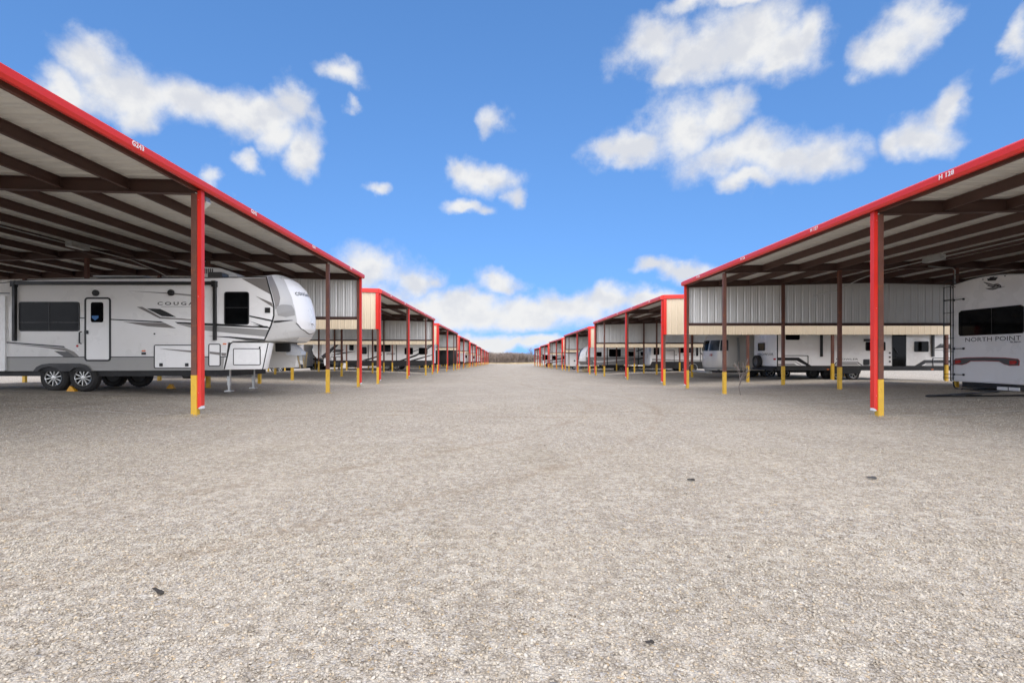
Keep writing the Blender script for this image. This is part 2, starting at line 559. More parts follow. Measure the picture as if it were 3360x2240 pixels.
# ------------------------------------------------------------------ storage sheds
BAY, LEN, DEPTH, RIDGE, PITCH = 3.66, 18.3, 15.4, 7.7, .025
FRAMES = [0, 7.32, 14.64, 18.3]
COLS_T = [0, 4.0, 8.05, 13.5]
WALL_DROP = -1.83
CACHE = {}


def cached(key, fn):
    if key not in CACHE:
        CACHE[key] = fn()
    return CACHE[key]


def zr(t):
    return .02 + PITCH * (t if t < RIDGE else 2 * RIDGE - t)


def rib_profile(width, ribs=3, h=.022):
    """(s, height) points across one sheet: trapezoid ribs with two low stiffeners between them"""
    p = width / ribs
    pts = []
    for i in range(ribs):
        o = i * p
        pts += [(o, h), (o + .02, h), (o + .06, 0), (o + .11, 0), (o + .125, .007), (o + .14, 0), (o + .19, 0), (o + .205, .007), (o + .22, 0), (o + p - .04, 0)]
    return pts + [(width, h)]


def roof_panel_mesh(sg, near, width, ribs):
    mb = MB()
    p_ = width / ribs
    pr = [q for i in range(ribs) for q in ((i * p_, .042), (i * p_ + .018, .042), (i * p_ + .07, 0), (i * p_ + .145, 0), (i * p_ + .158, .008), (i * p_ + .17, 0), (i * p_ + p_ - .07, 0), (i * p_ + p_ - .018, .042))] + [(width, .042)]
    t0, t1 = (-.06, RIDGE) if near else (RIDGE, DEPTH + .06)
    n = len(pr)
    for dz, mi in ((.004, 0), (.0, 0)):
        mb.add([(sg * t0, s_, zr(t0) + h + dz) for s_, h in pr] + [(sg * t1, s_, zr(t1) + h + dz) for s_, h in pr],
               [(i, i + 1, n + i + 1, n + i) for i in range(n - 1)], mi)
    return mb.mesh('roof_panel', M['deck'], fix=False)


def wall_panel_mesh(sg, width, ribs, h0, h1):
    """one wall sheet hung on the end frame; outer face (local -y) tan, inner face grey"""
    mb = MB()
    pr = rib_profile(width, ribs)
    n = len(pr)
    for d, mi in ((0, 0), (.005, 1)):
        mb.add([(sg * s_, -h + d, h0) for s_, h in pr] + [(sg * s_, -h + d, h1) for s_, h in pr],
               [(i, i + 1, n + i + 1, n + i) for i in range(n - 1)], mi)
    return mb.mesh('wall_panel', [M['tan'], M['wall_in']], fix=False)


def ibeam(mb, L, depth, fl, tw=.012, tf=.014):
    """I section along +x from 0 to L, top at z=0"""
    mb.box(0, L, -fl / 2, fl / 2, -tf, 0)
    mb.box(0, L, -fl / 2, fl / 2, -depth, -depth + tf)
    mb.box(0, L, -tw / 2, tw / 2, -depth + tf, -tf)


def rafter_mesh(sg, near):
    mb = MB()
    L = math.hypot(RIDGE, RIDGE * PITCH) - .004
    ibeam(mb, L, .25, .13)
    me = mb.mesh('rafter', M['primer_dark'])
    a = math.atan(PITCH) * (1 if near else -1)
    me.transform(Matrix.Translation((0 if near else RIDGE, 0, zr(0) if near else zr(RIDGE))) @ Matrix.Rotation(-a, 4, 'Y'))
    if sg < 0:
        me.transform(Matrix.Diagonal((-1, 1, 1, 1)))
        me.flip_normals()
    return me


def purlin_mesh(L):
    """C section along +y, web at x=0, flanges to +x, top at z=0"""
    mb = MB()
    mb.box(0, .006, 0, L, -.2, 0)
    mb.box(.006, .065, 0, L, -.006, 0)
    mb.box(.006, .065, 0, L, -.2, -.194)
    mb.box(.059, .065, 0, L, -.194, -.176)
    return mb.mesh('purlin', M['primer_dark'])


def gutter_mesh(sg, L):
    # (t, z): lane face vertical below, leaning back above, returned under
    prof = [(-.05, .05), (-.12, .046), (-.213, -.010), (-.22, -.018), (-.22, -.112), (-.195, -.162), (-.15, -.165), (-.15, -.158), (-.19, -.155), (-.212, -.108), (-.212, -.02), (-.118, .038), (-.05, .042)]
    mb = MB()
    mb.prism([(sg * t, z) for t, z in prof], 'y', -.05, L + .05)
    for yy in (3.05, 6.1, 9.15, 12.2, 15.25):           # lap joints
        mb.prism([(sg * t, z) for t, z in [(-.12, .0475), (-.214, -.0085), (-.2215, -.018), (-.2215, -.112), (-.196, -.1635), (-.19, -.155), (-.212, -.108), (-.212, -.02), (-.118, .038)]], 'y', yy, yy + .06)
    # end caps
    for yy in (-.052, L + .05):
        mb.prism([(sg * t, z) for t, z in [(-.02, .05), (-.12, .046), (-.22, -.018), (-.22, -.112), (-.195, -.162), (-.02, -.165)]], 'y', yy, yy + .003)
    return mb.mesh('gutter', M['red'])


def eave_mesh(L):
    mb = MB()
    mb.box(-.03, .03, 0, L, -.2, .0)
    return mb.mesh('eave_strut', M['primer'])


def rake_mesh(sg, near, out):
    """red trim along the sloping top edge of an end wall"""
    mb = MB()
    t0, t1 = (-.06, RIDGE - .002) if near else (RIDGE + .002, DEPTH + .06)
    s0, s1 = (-.085, -.035) if out else (LEN + .035, LEN + .085)
    v = []
    for t in (t0, t1):
        z = zr(t) + .03
        v += [(sg * t, s0, z - .18), (sg * t, s1, z - .18), (sg * t, s1, z + .012), (sg * t, s0, z - .03)]
    mb.add(v, [(0, 1, 2, 3), (7, 6, 5, 4), (0, 4, 5, 1), (1, 5, 6, 2), (2, 6, 7, 3), (3, 7, 4, 0)])
    return mb.mesh('rake_trim', M['red'])


def downspout_mesh(h):
    """rectangular spout from z=0 down, with an open kicked-out foot; lane side is -x"""
    mb = MB()
    mb.prism([(-.075, -.16), (0, -.16), (0, -h - .05), (-.075, -h)], 'y', 0, .11, 0)
    mb.prism([(-.072, -h + .002), (-.012, -h - .036), (-.030, -h - .062), (-.088, -h - .052)], 'y', .006, .104, 1)
    for k in range(3):
        zz = -.35 - k * (h - .6) / 2
        mb.box(-.0775, .002, -.0025, .1125, zz - .012, zz + .012, 0)
        mb.box(-.03, -.022, -.006, 0, zz - .004, zz + .004, 1)
    return mb.mesh('downspout', [M['red'], M['inside_pale']])


def mirror_x(me):
    me.transform(Matrix.Diagonal((-1, 1, 1, 1)))
    me.flip_normals()
    return me


def column_mesh(L):
    mb = MB()
    mb.box(-.052, .052, -.052, .052, -L, 0)
    return mb.mesh('column', M['primer'])


def base_mesh():
    mb = MB()
    mb.box(-.0545, .0545, -.0545, .0545, -.15, .78)
    mb.box(-.10, .10, -.10, .10, -.16, -.012)
    return mb.mesh('painted_base', M['yellow'])


def flood_mesh(sg):
    mb = MB()
    mb.box(-.09, .09, -.16, .0, -.03, .07, 0)
    mb.prism([(-.17, -.03), (.1, -.03), (.1, -.06), (-.02, -.17), (-.14, -.13)], 'y', -.15, -.01, 1)
    mb.box(-.18, .11, -.165, .005, -.035, -.02, 0)
    return mb.mesh('floodlight', [M['galv'], M['lens']])


def shed(side, k, y0, ztop, label):
    sg = -1 if side == 'left' else 1
    X0 = XL if side == 'left' else XR
    fine = k <= 1
    root = thing('storage_shed', label, 'shed', (X0, y0, ztop), 0, 'open storage sheds along the %s side of the lane' % side)
    gl = lambda t, s: ground(X0 + sg * t, y0 + s) - ztop
    # columns
    for fi, s in enumerate(FRAMES):
        for ci, t in enumerate(COLS_T):
            ss = s + (.07 if fi == 0 else (-.07 if fi == 3 else 0))
            top = zr(t) - .25
            L = round(top - gl(t, ss) + .12, 2)
            c = obj('column', cached(('col', L), lambda: column_mesh(L)), root, (sg * t, ss, top))
            obj('painted_base', cached('base', base_mesh), c, (0, 0, gl(t, ss) - top))
    # frames
    for fi, s in enumerate(FRAMES):
        ss = s + (.07 if fi == 0 else (-.07 if fi == 3 else 0))
        for near in (True, False):
            obj('rafter', cached(('raf', sg, near), lambda: rafter_mesh(sg, near)), root, (0, ss, -.002))
    # purlins
    spans = [(FRAMES[i] + .02 + (.06 if i == 0 else 0), FRAMES[i + 1] - .02 - (.06 if i == 2 else 0)) for i in range(3)] if k <= 2 else [(.03, LEN - .03)]
    for i in range(1, 12):
        t = i * DEPTH / 12
        if abs(t - RIDGE) < .05:
            t -= .08
        for a, b in spans:
            L = round(b - a, 3)
            obj('purlin', cached(('pur', L), lambda: purlin_mesh(L)), root, (sg * t, a, zr(t) - .004))
    for t in (-.02, DEPTH + .02):
        obj('eave_strut', cached('eave', lambda: eave_mesh(LEN)), root, (sg * t, 0, zr(0) - .004))
    # roof sheets
    if fine:
        for near in (True, False):
            for i in range(20):
                obj('roof_panel', cached(('rp', sg, near), lambda: roof_panel_mesh(sg, near, .915, 3)), root, (0, i * .915, 0))
    else:
        for near in (True, False):
            obj('roof_sheeting', cached(('rs', sg, near), lambda: roof_panel_mesh(sg, near, LEN, 60)), root)
    # end walls: sheets hung from the roof half way down, on girts
    for end in (0, 1):
        yy = -.012 if end == 0 else LEN + .012
        flip = Matrix.Diagonal((1, -1, 1, 1))
        nP = 17
        w = (DEPTH + .04) / nP
        for i in range(nP if k <= 2 else 1):
            ww, rb = (w, 3) if k <= 2 else (w * nP, 51)
            t0 = -.02 + i * w
            tm = t0 + ww / 2
            h1 = round(zr(min(max(tm, .5), DEPTH - .5)) - .02, 3) if k <= 2 else .15
            key = ('wp', sg, round(h1, 3), k <= 2, end)

            def mk():
                me = wall_panel_mesh(sg, ww, rb, WALL_DROP, h1)
                if end:
                    me.transform(flip)
                return me
            obj('wall_panel', cached(key, mk), root, (sg * t0, yy, 0))
        mbk = ('girt', end)

        def mkg():
            mb = MB()
            s0, s1 = (.002, .06) if end == 0 else (-.06, -.002)
            mb.box(0, DEPTH, s0, s1, WALL_DROP, WALL_DROP + .118)
            return mb.mesh('girt', M['primer_dark'])
        obj('girt', cached(mbk, mkg), root, (0 if sg > 0 else -DEPTH, 0 if end == 0 else LEN, 0))
        for near in (True, False):
            obj('rake_trim', cached(('rake', sg, near, end), lambda: rake_mesh(sg, near, end == 0)), root)

        def mkc():
            mb = MB()
            s0, s1 = (-.062, -.002) if end == 0 else (LEN + .002, LEN + .062)
            mb.box(sg * -.06, sg * .075, s0, s1, WALL_DROP, -.14)
            return mb.mesh('corner_trim', M['red'])
        obj('corner_trim', cached(('corner', sg, end), mkc), root)
    # gutters and spouts
    g = obj('gutter', cached(('gut', sg), lambda: gutter_mesh(sg, LEN)), root)
    obj('gutter', cached(('gut', -sg), lambda: gutter_mesh(-sg, LEN)), root, (sg * DEPTH, 0, 0))
    for s in (0, 7.32, 18.3):
        ss = min(max(s, .07), LEN - .07)
        h = round(-gl(0, ss) - .20, 2)

        def mkd():
            me = downspout_mesh(h)
            return me if sg > 0 else mirror_x(me)
        obj('downspout', cached(('spout', sg, h), mkd), root, (sg * -.054, ss + (-.03 if s < LEN - 1 else -.06), 0))
    return root


NEARNESS = ['nearest', 'second', 'third', 'fourth', 'fifth', 'sixth', 'seventh', 'eighth', 'ninth']
LSTEP, RSTEP = 21.35, 21.25
sheds = {}
for k in range(9):
    sheds['left', k] = shed('left', k, 2.42 + LSTEP * k, 4.36 - .2235 * k,
                            '%s red-trimmed open storage shed on the left of the gravel lane' % NEARNESS[k])
for k in range(6):
    sheds['right', k] = shed('right', k, 3.09 + RSTEP * k, 4.15 - .243 * k,
                             '%s red-trimmed open storage shed on the right of the gravel lane' % NEARNESS[k])

# bay numbers on the gutters
for side, first, pre in (('left', 244, 'G'), ('right', 129, 'H ')):
    sg = -1 if side == 'left' else 1
    for k in range(3):
        for i in range(5):
            num = first - 5 * k - i
            if num == (244 if side == 'left' else 129):
                continue
            me_ = text_mesh('%s%d' % (pre, num), .108, .0015, 1.12, 1.0, M['white_text'], bold=.003)
            # reads from the lane: left shed text runs to +y seen from +x, right shed to -y seen from -x
            o = obj('bay_number', me_, sheds[side, k], (sg * -.2225, BAY * (i + .5), -.065), (R(90), 0, R(90) if side == 'left' else R(-90)))

# floodlights under the eaves
for side, k, s in (('left', 0, 7.55), ('left', 1, 14.9), ('right', 1, 7.5), ('right', 3, 7.5), ('left', 4, 7.5)):
    sg = -1 if side == 'left' else 1
    obj('floodlight', cached(('flood', sg), lambda: flood_mesh(sg) if sg < 0 else mirror_x(flood_mesh(1))), sheds[side, k], (sg * .06, s + .05 + .16, -.24), (0, 0, 0))

# conduit and junction boxes below the roof
for side, tt in (('left', 6.4), ('right', 5.3)):
    sg = -1 if side == 'left' else 1
    mb = MB()
    z = zr(tt) - .33
    pts = [(sg * tt, .3, z), (sg * tt, 11.0, z), (sg * tt, 14.4, z), (sg * (tt + .05), 15.6, z - .12), (sg * (tt - .2), 16.6, z - .42), (sg * (tt - .6), 17.3, z - .5)]
    mb.tube(pts, .016, 8)
    for s in (3.0, 6.2, 9.3):
        mb.box(sg * tt - .04, sg * tt + .04, s, s + .02, z - .02, z + .35)
    c = obj('conduit', mb.mesh('conduit', M['galv'], True), sheds[side, 0])
    mb = MB()
    mb.box(-.09, .09, -.32, .32, -.07, .07)
    mb.box(-.1, .1, -.3, .3, -.085, -.07)
    obj('junction_box', mb.mesh('junction_box', M['galv']), sheds[side, 0], (sg * tt, 12.3, z + .02))
# a pipe bend dropping beside an inner post
mb = MB()
mb.tube([(7.0, 14.55, -.0), (7.85, 14.55, -.06), (7.93, 14.55, -.14), (7.93, 14.55, -1.2)], .02, 8)
obj('conduit', mb.mesh('conduit', M['galv'], True), sheds['right', 0])

# ------------------------------------------------------------------ vehicles: materials and builders
M['gel'] = paint('white_gelcoat', (.84, .835, .81), .28, .03, .8, dirt=((.70, .68, .63), .22), coat=.3)
M['gel2'] = paint('bright_white_gelcoat', (.80, .795, .77), .3, .02, .8, coat=.1)
M['cap'] = paint('silver_white_cap', (.52, .515, .49), .3, .04, 1.2, coat=.2)
M['taupe'] = paint('taupe_graphic', (.20, .185, .17), .35, .06, 2)
M['grey'] = paint('grey_graphic', (.30, .295, .28), .35, .06, 2)
M['grey_skirt'] = paint('grey_lower_panel', (.33, .325, .305), .4, .06, 1.5, dirt=((.25, .23, .2), .4))
M['dgrey'] = paint('dark_grey_graphic', (.07, .07, .068), .35, .1, 2)
M['black'] = paint('black_trim', (.009, .009, .009), .4, .2, 3)
M['rubber'] = paint('tyre_rubber', (.022, .021, .020), .8, .25, 6, dirt=((.09, .08, .065), .5), bump=.4)
M['alloy'] = paint('bright_alloy', (.50, .50, .48), .3, .1, 5, metal=.8)
M['frame'] = paint('black_chassis', (.012, .012, .012), .6, .25, 3, dirt=((.06, .055, .05), .5))
M['amber'] = paint('amber_lens', (.75, .17, .02), .2, .06, 6)
M['redlens'] = paint('red_lens', (.42, .012, .012), .15, .1, 6)
M['blue'] = paint('blue_sticker', (.03, .16, .42), .4, .1, 10)
M['alu'] = paint('polished_aluminium', (.66, .63, .57), .4, .06, 1.2, metal=.3, bump=.06)
M['gold'] = paint('zinc_gold_chain', (.40, .30, .15), .4, .2, 9, metal=.6)
M['pin'] = paint('grey_pin_box', (.36, .37, .38), .4, .08, 3)
M['chock'] = paint('yellow_orange_plastic', (.72, .36, .02), .4, .08, 6)


def glass_mat(name, tint=(.003, .0033, .0036), rough=.05):
    m, t, b = new_mat(name)
    tcn = t.n.new('ShaderNodeTexCoord').outputs['Object']
    c = t.ramp(t.noise(tcn, 2.2, 3, .5), [(.35, tuple(x * .6 for x in tint)), (.7, tuple(x * 2.2 for x in tint))])
    t.l.new(c, b.inputs['Base Color'])
    b.inputs['Roughness'].default_value = rough
    b.inputs['Specular IOR Level'].default_value = .06
    return m


M['glass'] = glass_mat('tinted_window_glass')
M['glass2'] = glass_mat('curtained_window_glass', (.045, .05, .055), .08)


def rrect(x0, x1, z0, z1, r, n=4):
    pts = []
    x0, x1, z0, z1 = min(x0, x1), max(x0, x1), min(z0, z1), max(z0, z1)
    r = min(r, (x1 - x0) / 2 - 1e-4, (z1 - z0) / 2 - 1e-4)
    for cx, cz, a0 in ((x1 - r, z1 - r, 0), (x0 + r, z1 - r, 90), (x0 + r, z0 + r, 180), (x1 - r, z0 + r, 270)):
        for k in range(n + 1):
            a = R(a0 + 90 * k / n)
            pts.append((cx + r * math.cos(a), cz + r * math.sin(a)))
    return pts


def inset_rr(x0, x1, z0, z1, r, d):
    return rrect(x0 + d, x1 - d, z0 + d, z1 - d, max(.005, r - d))


def ring_mesh(outer, inner, y0, y1, mat, name='frame'):
    """closed band between two outlines with equal point counts, from y0 to y1"""
    mb = MB()
    n = len(outer)
    v = [(u, y, w) for y in (y0, y1) for pl_ in (outer, inner) for u, w in pl_]
    f = []
    for i in range(n):
        j = (i + 1) % n
        f += [(i, j, n + j, n + i), (2 * n + i, 3 * n + i, 3 * n + j, 2 * n + j), (i, 2 * n + i, 2 * n + j, j), (n + i, n + j, 3 * n + j, 3 * n + i)]
    mb.add(v, f)
    return mb.mesh(name, mat)


class Vehicle:
    """a vehicle whose near side lies in its local plane y=0; local x along the side, z above its wheels"""
    def __init__(s, name, label, cat, x0, ynear, k=1.0, ax=0.0, gz=0.0, group=None, zg=None):
        s.k, s.ax, s.gz, s.x0, s.yn = k, ax, gz, x0, ynear
        s.zg = ground(x0, ynear + 1.2) if zg is None else zg
        s.root = thing(name, label, cat, (x0, ynear, s.zg), 0, group)
        s.layer = 0

    def p(s, u, w):
        """a spot measured on the side drawing -> local metres"""
        return (u * s.k + s.ax - s.x0, (s.gz - w) * s.k)

    def poly(s, pts):
        return [s.p(u, w) for u, w in pts]

    def decal(s, pts, mat, name='stripe', parent=None, y=0.0, lay=None):
        if lay is None:
            s.layer = (s.layer + 1) % 7
            lay = s.layer
        mb = MB()
        mb.prism(s.poly(pts), 'y', y - .003 - .0007 * lay, y + .004)
        return obj(name, mb.mesh(name, mat), parent or s.root)

    def window(s, u0, u1, w0, w1, r=.06, mull=None, pane='glass', hmull=None, fr=.025):
        (x0, z1), (x1, z0) = s.p(u0, w0), s.p(u1, w1)
        o = obj('window', ring_mesh(rrect(x0, x1, z0, z1, r), inset_rr(x0, x1, z0, z1, r, fr), -.022, .004, M['black'], 'window'), s.root)
        mb = MB()
        mb.prism(inset_rr(x0, x1, z0, z1, r, fr * .8), 'y', -.010, .003)
        obj('pane', mb.mesh('pane', M[pane]), o)
        mb = MB()
        if mull:
            for m_ in mull:
                xm = x0 + (x1 - x0) * m_
                mb.box(xm - .012, xm + .012, -.019, -.004, z0 + fr, z1 - fr)
        if hmull:
            zm = z0 + (z1 - z0) * hmull
            mb.box(x0 + fr, x1 - fr, -.019, -.004, zm - .01, zm + .01)
        if mb.v:
            obj('mullion', mb.mesh('mullion', M['black']), o)
        return o

    def hatch(s, u0, u1, w0, w1, r=.05, fr=.02, mat='gel', latches=(), name='hatch'):
        (x0, z1), (x1, z0) = s.p(u0, w0), s.p(u1, w1)
        mb = MB()
        mb.prism(inset_rr(x0, x1, z0, z1, r, fr * .9), 'y', -.008, .003)
        o = obj(name, mb.mesh(name, M[mat]), s.root)
        obj('seal', ring_mesh(rrect(x0, x1, z0, z1, r), inset_rr(x0, x1, z0, z1, r, fr), -.014, .004, M['black'], 'seal'), o)
        for (u, w) in latches:
            x, z = s.p(u, w)
            mb = MB()
            mb.prism(rrect(x - .045, x + .045, z - .045, z + .045, .012), 'y', -.022, -.006)
            mb.box(x - .03, x + .03, -.03, -.02, z - .012, z + .012)
            obj('latch', mb.mesh('latch', M['black']), o)
        return o

    def wheel(s, x, r, y0, w=.22, rim=True, spokes=10, z=None, arms='alloy'):
        z = r - .015 if z is None else z
        mb = MB()
        prof = [(r * .60, 0.02), (r * .66, 0.0), (r * .86, -.004), (r * .97, .03), (r, .06), (r, w - .06), (r * .97, w - .03), (r * .86, w + .004), (r * .6, w - .01), (r * .58, w * .5), (r * .60, .02)]
        mb.lathe(prof, 'y', 28, (x, y0, z))
        for i in range(28):
            a = 2 * math.pi * i / 28
            ca, sa = math.cos(a), math.sin(a)
            mb.add([(x + ca * r * q + sa * .018 * e, y0 + yy, z + sa * r * q - ca * .018 * e) for q in (.985, 1.012) for yy in (.05, w - .05) for e in (-1, 1)],
                   [(0, 1, 3, 2), (4, 6, 7, 5), (0, 4, 5, 1), (2, 3, 7, 6), (0, 2, 6, 4), (1, 5, 7, 3)])
        t = obj('wheel', mb.mesh('tyre', M['rubber'], True), s.root)
        if not rim:
            mb = MB()
            mb.lathe([(r * .62, .05), (r * .5, .07), (.001, .09)], 'y', 20, (x, y0, z))
            mb.lathe([(.001, .04), (r * .15, .045), (r * .15, .09)], 'y', 10, (x, y0, z))
            obj('rim', mb.mesh('rim', M['dgrey'], True), t)
        if rim:
            mb = MB()
            mb.lathe([(r * .61, .035), (r * .585, .02), (r * .565, .04), (r * .55, .10), (.02, .11)], 'y', 24, (x, y0, z), 1)
            mb.lathe([(r * .61, .018), (r * .605, .006), (r * .57, .012), (r * .56, .03)], 'y', 24, (x, y0, z), 0)
            mb.lathe([(.001, .01), (r * .13, .012), (r * .17, .03), (r * .17, .09)], 'y', 12, (x, y0, z), 0)
            for i in range(spokes):
                a = 2 * math.pi * i / spokes + .2
                ca, sa = math.cos(a), math.sin(a)
                ra, rb, wa, wb = r * .13, r * .575, .011, .019
                mb.add([(x + ca * q - sa * e * wd, y0 + yy, z + sa * q + ca * e * wd) for q, wd in ((ra, wa * .7), (rb, wb * .7)) for yy in (.018, .05) for e in (-1, 1)],
                       [(0, 1, 3, 2), (4, 6, 7, 5), (0, 4, 5, 1), (2, 3, 7, 6), (0, 2, 6, 4), (1, 5, 7, 3)], 0)
            obj('rim', mb.mesh('rim', [M[arms], M['black']], True), t)
        return t

    def body(s, prof, width, mat, bev=.03, name='body', y0=0.0, seg=3):
        me = bpy.data.meshes.new(name)
        bm = bmesh.new()
        n = len(prof)
        a = [bm.verts.new((u, y0, w)) for u, w in prof]
        b = [bm.verts.new((u, y0 + width, w)) for u, w in prof]
        bm.faces.new(a)
        bm.faces.new(b[::-1])
        for i in range(n):
            bm.faces.new((a[i], b[i], b[(i + 1) % n], a[(i + 1) % n]))
        bmesh.ops.recalc_face_normals(bm, faces=bm.faces)
        if bev:
            es = [e for e in bm.edges if len(e.link_faces) == 2 and e.calc_face_angle(0) > R(25)]
            bmesh.ops.bevel(bm, geom=es, offset=bev, segments=seg, profile=.5, affect='EDGES')
        bm.to_mesh(me)
        bm.free()
        me.materials.append(M[mat])
        me.polygons.foreach_set('use_smooth', [True] * len(me.polygons))
        me.set_sharp_from_angle(angle=R(28))
        return obj(name, me, s.root)

    def box(s, name, x0, x1, y0, y1, z0, z1, mat, parent=None, r=0.0):
        mb = MB()
        if r:
            mb.prism(rrect(x0, x1, z0, z1, r), 'y', y0, y1)
        else:
            mb.box(x0, x1, y0, y1, z0, z1)
        return obj(name, mb.mesh(name, M[mat]), parent or s.root)

    def text(s, body, u, w, height, mat='black', xs=1.0, spacing=1.0, bold=0.0, y=0.0, shear=0.0, width=None):
        x, z = s.p(u, w)
        me = text_mesh(body, height / .72, .0012, spacing, xs, M[mat], bold=bold, shear=shear)
        if width:
            c = np.array([v.co[0] for v in me.vertices])
            me.transform(Matrix.Diagonal((width / (c.max() - c.min()), 1, 1, 1)))
        return obj('lettering', me, s.root, (x, y - .006, z), (R(90), 0, 0))

    def disc(s, name, u, w, r, mat, th=.05, y=0.0):
        x, z = s.p(u, w)
        mb = MB()
        mb.lathe([(.001, -th), (r * .8, -th), (r, -th * .7), (r, .004)], 'y', 20, (x, y, z))
        return obj(name, mb.mesh(name, M[mat], True), s.root)

    def tubes(s, name, paths, r, mat, parent=None):
        mb = MB()
        for pth in paths:
            mb.tube(pth, r, 8)
        return obj(name, mb.mesh(name, M[mat], True), parent or s.root)


# ---------------------------------------------------------------- fifth-wheel in the nearest left shed
V = Vehicle('fifth_wheel_trailer', 'white fifth-wheel trailer with grey graphics and rounded nose cap in the nearest left shed', 'camper trailer',
            -8.5, 14.0, .003982, -13.83, 1020, zg=.075)
K = V.k
top = [(-700, 292), (-300, 286), (0, 270), (120, 256), (260, 245), (560, 239), (1838, 228)]
seam = [(1852, 290), (1872, 360), (1888, 430), (1888, 500), (1868, 565), (1840, 628), (1822, 668)]
V.body(V.poly(top + seam + [(1600, 674), (1556, 870), (-700, 884)]), 2.44, 'gel', .025)
for y_ in (0.0, 2.14):
    V.body(V.poly([(1570, 676), (1856, 684), (1815, 866), (1540, 870)]), .30, 'gel', .02, 'front_compartment', y_)
# nose cap: the side seam carried round the front, bulging most on the centre line
seam_xz = [V.p(1838, 228)] + V.poly(seam) + [V.p(1822, 668)]
ctr = [(-6.42, 2.36), (-6.22, 2.24), (-6.00, 2.03), (-5.84, 1.76), (-5.73, 1.42), (-5.665, 1.05), (-5.68, .80), (-5.79, .56), (-5.98, .42)]
ctr = [(x - .06 - V.x0, z + CAMZ - V.zg) for x, z in ctr]


def cap_pt(i_f, v):
    """i_f 0..8 down the profile, v 0..1 across the width"""
    i = min(int(i_f), 7)
    f = i_f - i
    b = 1 - abs(2 * v - 1) ** 2.6
    sx = seam_xz[i][0] * (1 - f) + seam_xz[i + 1][0] * f
    sz = seam_xz[i][1] * (1 - f) + seam_xz[i + 1][1] * f
    cx = ctr[i][0] * (1 - f) + ctr[i + 1][0] * f
    cz = ctr[i][1] * (1 - f) + ctr[i + 1][1] * f
    return Vector((sx + (cx - sx) * b, 2.44 * v, sz + (cz - sz) * b))


mb = MB()
NI, NV = 40, 40
gv = [cap_pt(8 * i / NI, j / NV) for i in range(NI + 1) for j in range(NV + 1)]
gf = [(i * (NV + 1) + j, i * (NV + 1) + j + 1, (i + 1) * (NV + 1) + j + 1, (i + 1) * (NV + 1) + j) for i in range(NI) for j in range(NV)]
mb.add(gv, gf)
# underside of the nose and its top back to the roof
e0, e1 = gv[NI * (NV + 1):], [Vector((V.p(1600, 0)[0], 2.44 * j / NV, V.p(0, 690)[1])) for j in range(NV + 1)]
mb.add(e0 + e1, [(j, j + 1, NV + 1 + j + 1, NV + 1 + j) for j in range(NV)])
r0, r1 = gv[:NV + 1], [Vector((V.p(1500, 0)[0], 2.44 * j / NV, V.p(0, 232)[1] + .0)) for j in range(NV + 1)]
mb.add(r0 + r1, [(j, j + 1, NV + 1 + j + 1, NV + 1 + j) for j in range(NV)])
cap = obj('nose_cap', mb.mesh('nose_cap', M['cap'], True), V.root)


def cap_patch(name, rows, mat, off=.006):
    """patch on the cap: rows of (i_f, v0, v1)"""
    mb = MB()
    n = 14
    g = []
    for i_f, v0, v1 in rows:
        for j in range(n + 1):
            v = v0 + (v1 - v0) * j / n
            p_ = cap_pt(i_f, v)
            nrm = (cap_pt(min(i_f + .05, 8), v) - cap_pt(max(i_f - .05, 0), v)).cross(cap_pt(i_f, min(v + .01, 1)) - cap_pt(i_f, max(v - .01, 0)))
            nrm.normalize()
            if nrm.x < 0:
                nrm = -nrm
            g.append(p_ + nrm * off)
    m_ = len(rows)
    mb.add(g, [(i * (n + 1) + j, i * (n + 1) + j + 1, (i + 1) * (n + 1) + j + 1, (i + 1) * (n + 1) + j) for i in range(m_ - 1) for j in range(n)])
    return obj(name, mb.mesh(name, M[mat], True), cap)


def dens_rows(rows, n=5):
    out = []
    for a, b in zip(rows, rows[1:]):
        out += [tuple(a[q] + (b[q] - a[q]) * k / n for q in range(3)) for k in range(n)]
    return out + [rows[-1]]


cap_patch('centre_panel', dens_rows([(.9, .26, .74), (2.0, .20, .80), (3.5, .19, .81), (5.2, .21, .79), (5.9, .28, .72), (6.35, .40, .60), (6.5, .49, .51)]), 'gel2', .007)
cap_patch('centre_panel_edge', dens_rows([(5.2, .195, .805), (5.95, .27, .73), (6.45, .40, .60), (6.62, .485, .515)]), 'dgrey', .004)
cap_patch('side_band', dens_rows([(.05, .01, .10), (1.5, .01, .085), (2.6, .01, .07), (3.4, .01, .03)]), 'taupe', .004)
cap_patch('side_band', dens_rows([(3.2, .02, .06), (3.6, .02, .17), (4.1, .03, .19), (4.5, .10, .19)]), 'grey', .004)
cap_patch('lower_hatch', dens_rows([(6.95, .30, .70), (7.4, .32, .68), (7.75, .33, .67)]), 'gel2', .005)
cap_patch('side_line', dens_rows([(4.55, .01, .012), (4.75, .01, .09), (4.85, .05, .16), (4.9, .15, .17)]), 'black', .006)
# lettering wrapped on the cap
tm = text_mesh('COUGAR', .165, .0, 1.25, 1.1, M['black'], bold=.002)
co = np.array([v.co[:] for v in tm.vertices])
half = (co[:, 0].max() - co[:, 0].min()) / 2
for v in tm.vertices:
    vv_ = .44 + v.co[0] / 2.44
    i_f = 2.75 - v.co[1] / .33
    v.co = cap_pt(i_f, vv_) + Vector((.020, 0, .008))
obj('lettering', tm, cap)
mb = MB()
for q in ((-.07, -.015, .03), (.07, .01, -.03)):
    pass
lg = [cap_pt(5.45 - .10 * math.sin(a), .5 + .035 * math.cos(a)) + Vector((.014, 0, 0)) for a in [R(20 + 14 * k) for k in range(11)]]
mb.tube(lg, .008, 6)
obj('emblem', mb.mesh('emblem', M['black'], True), cap)

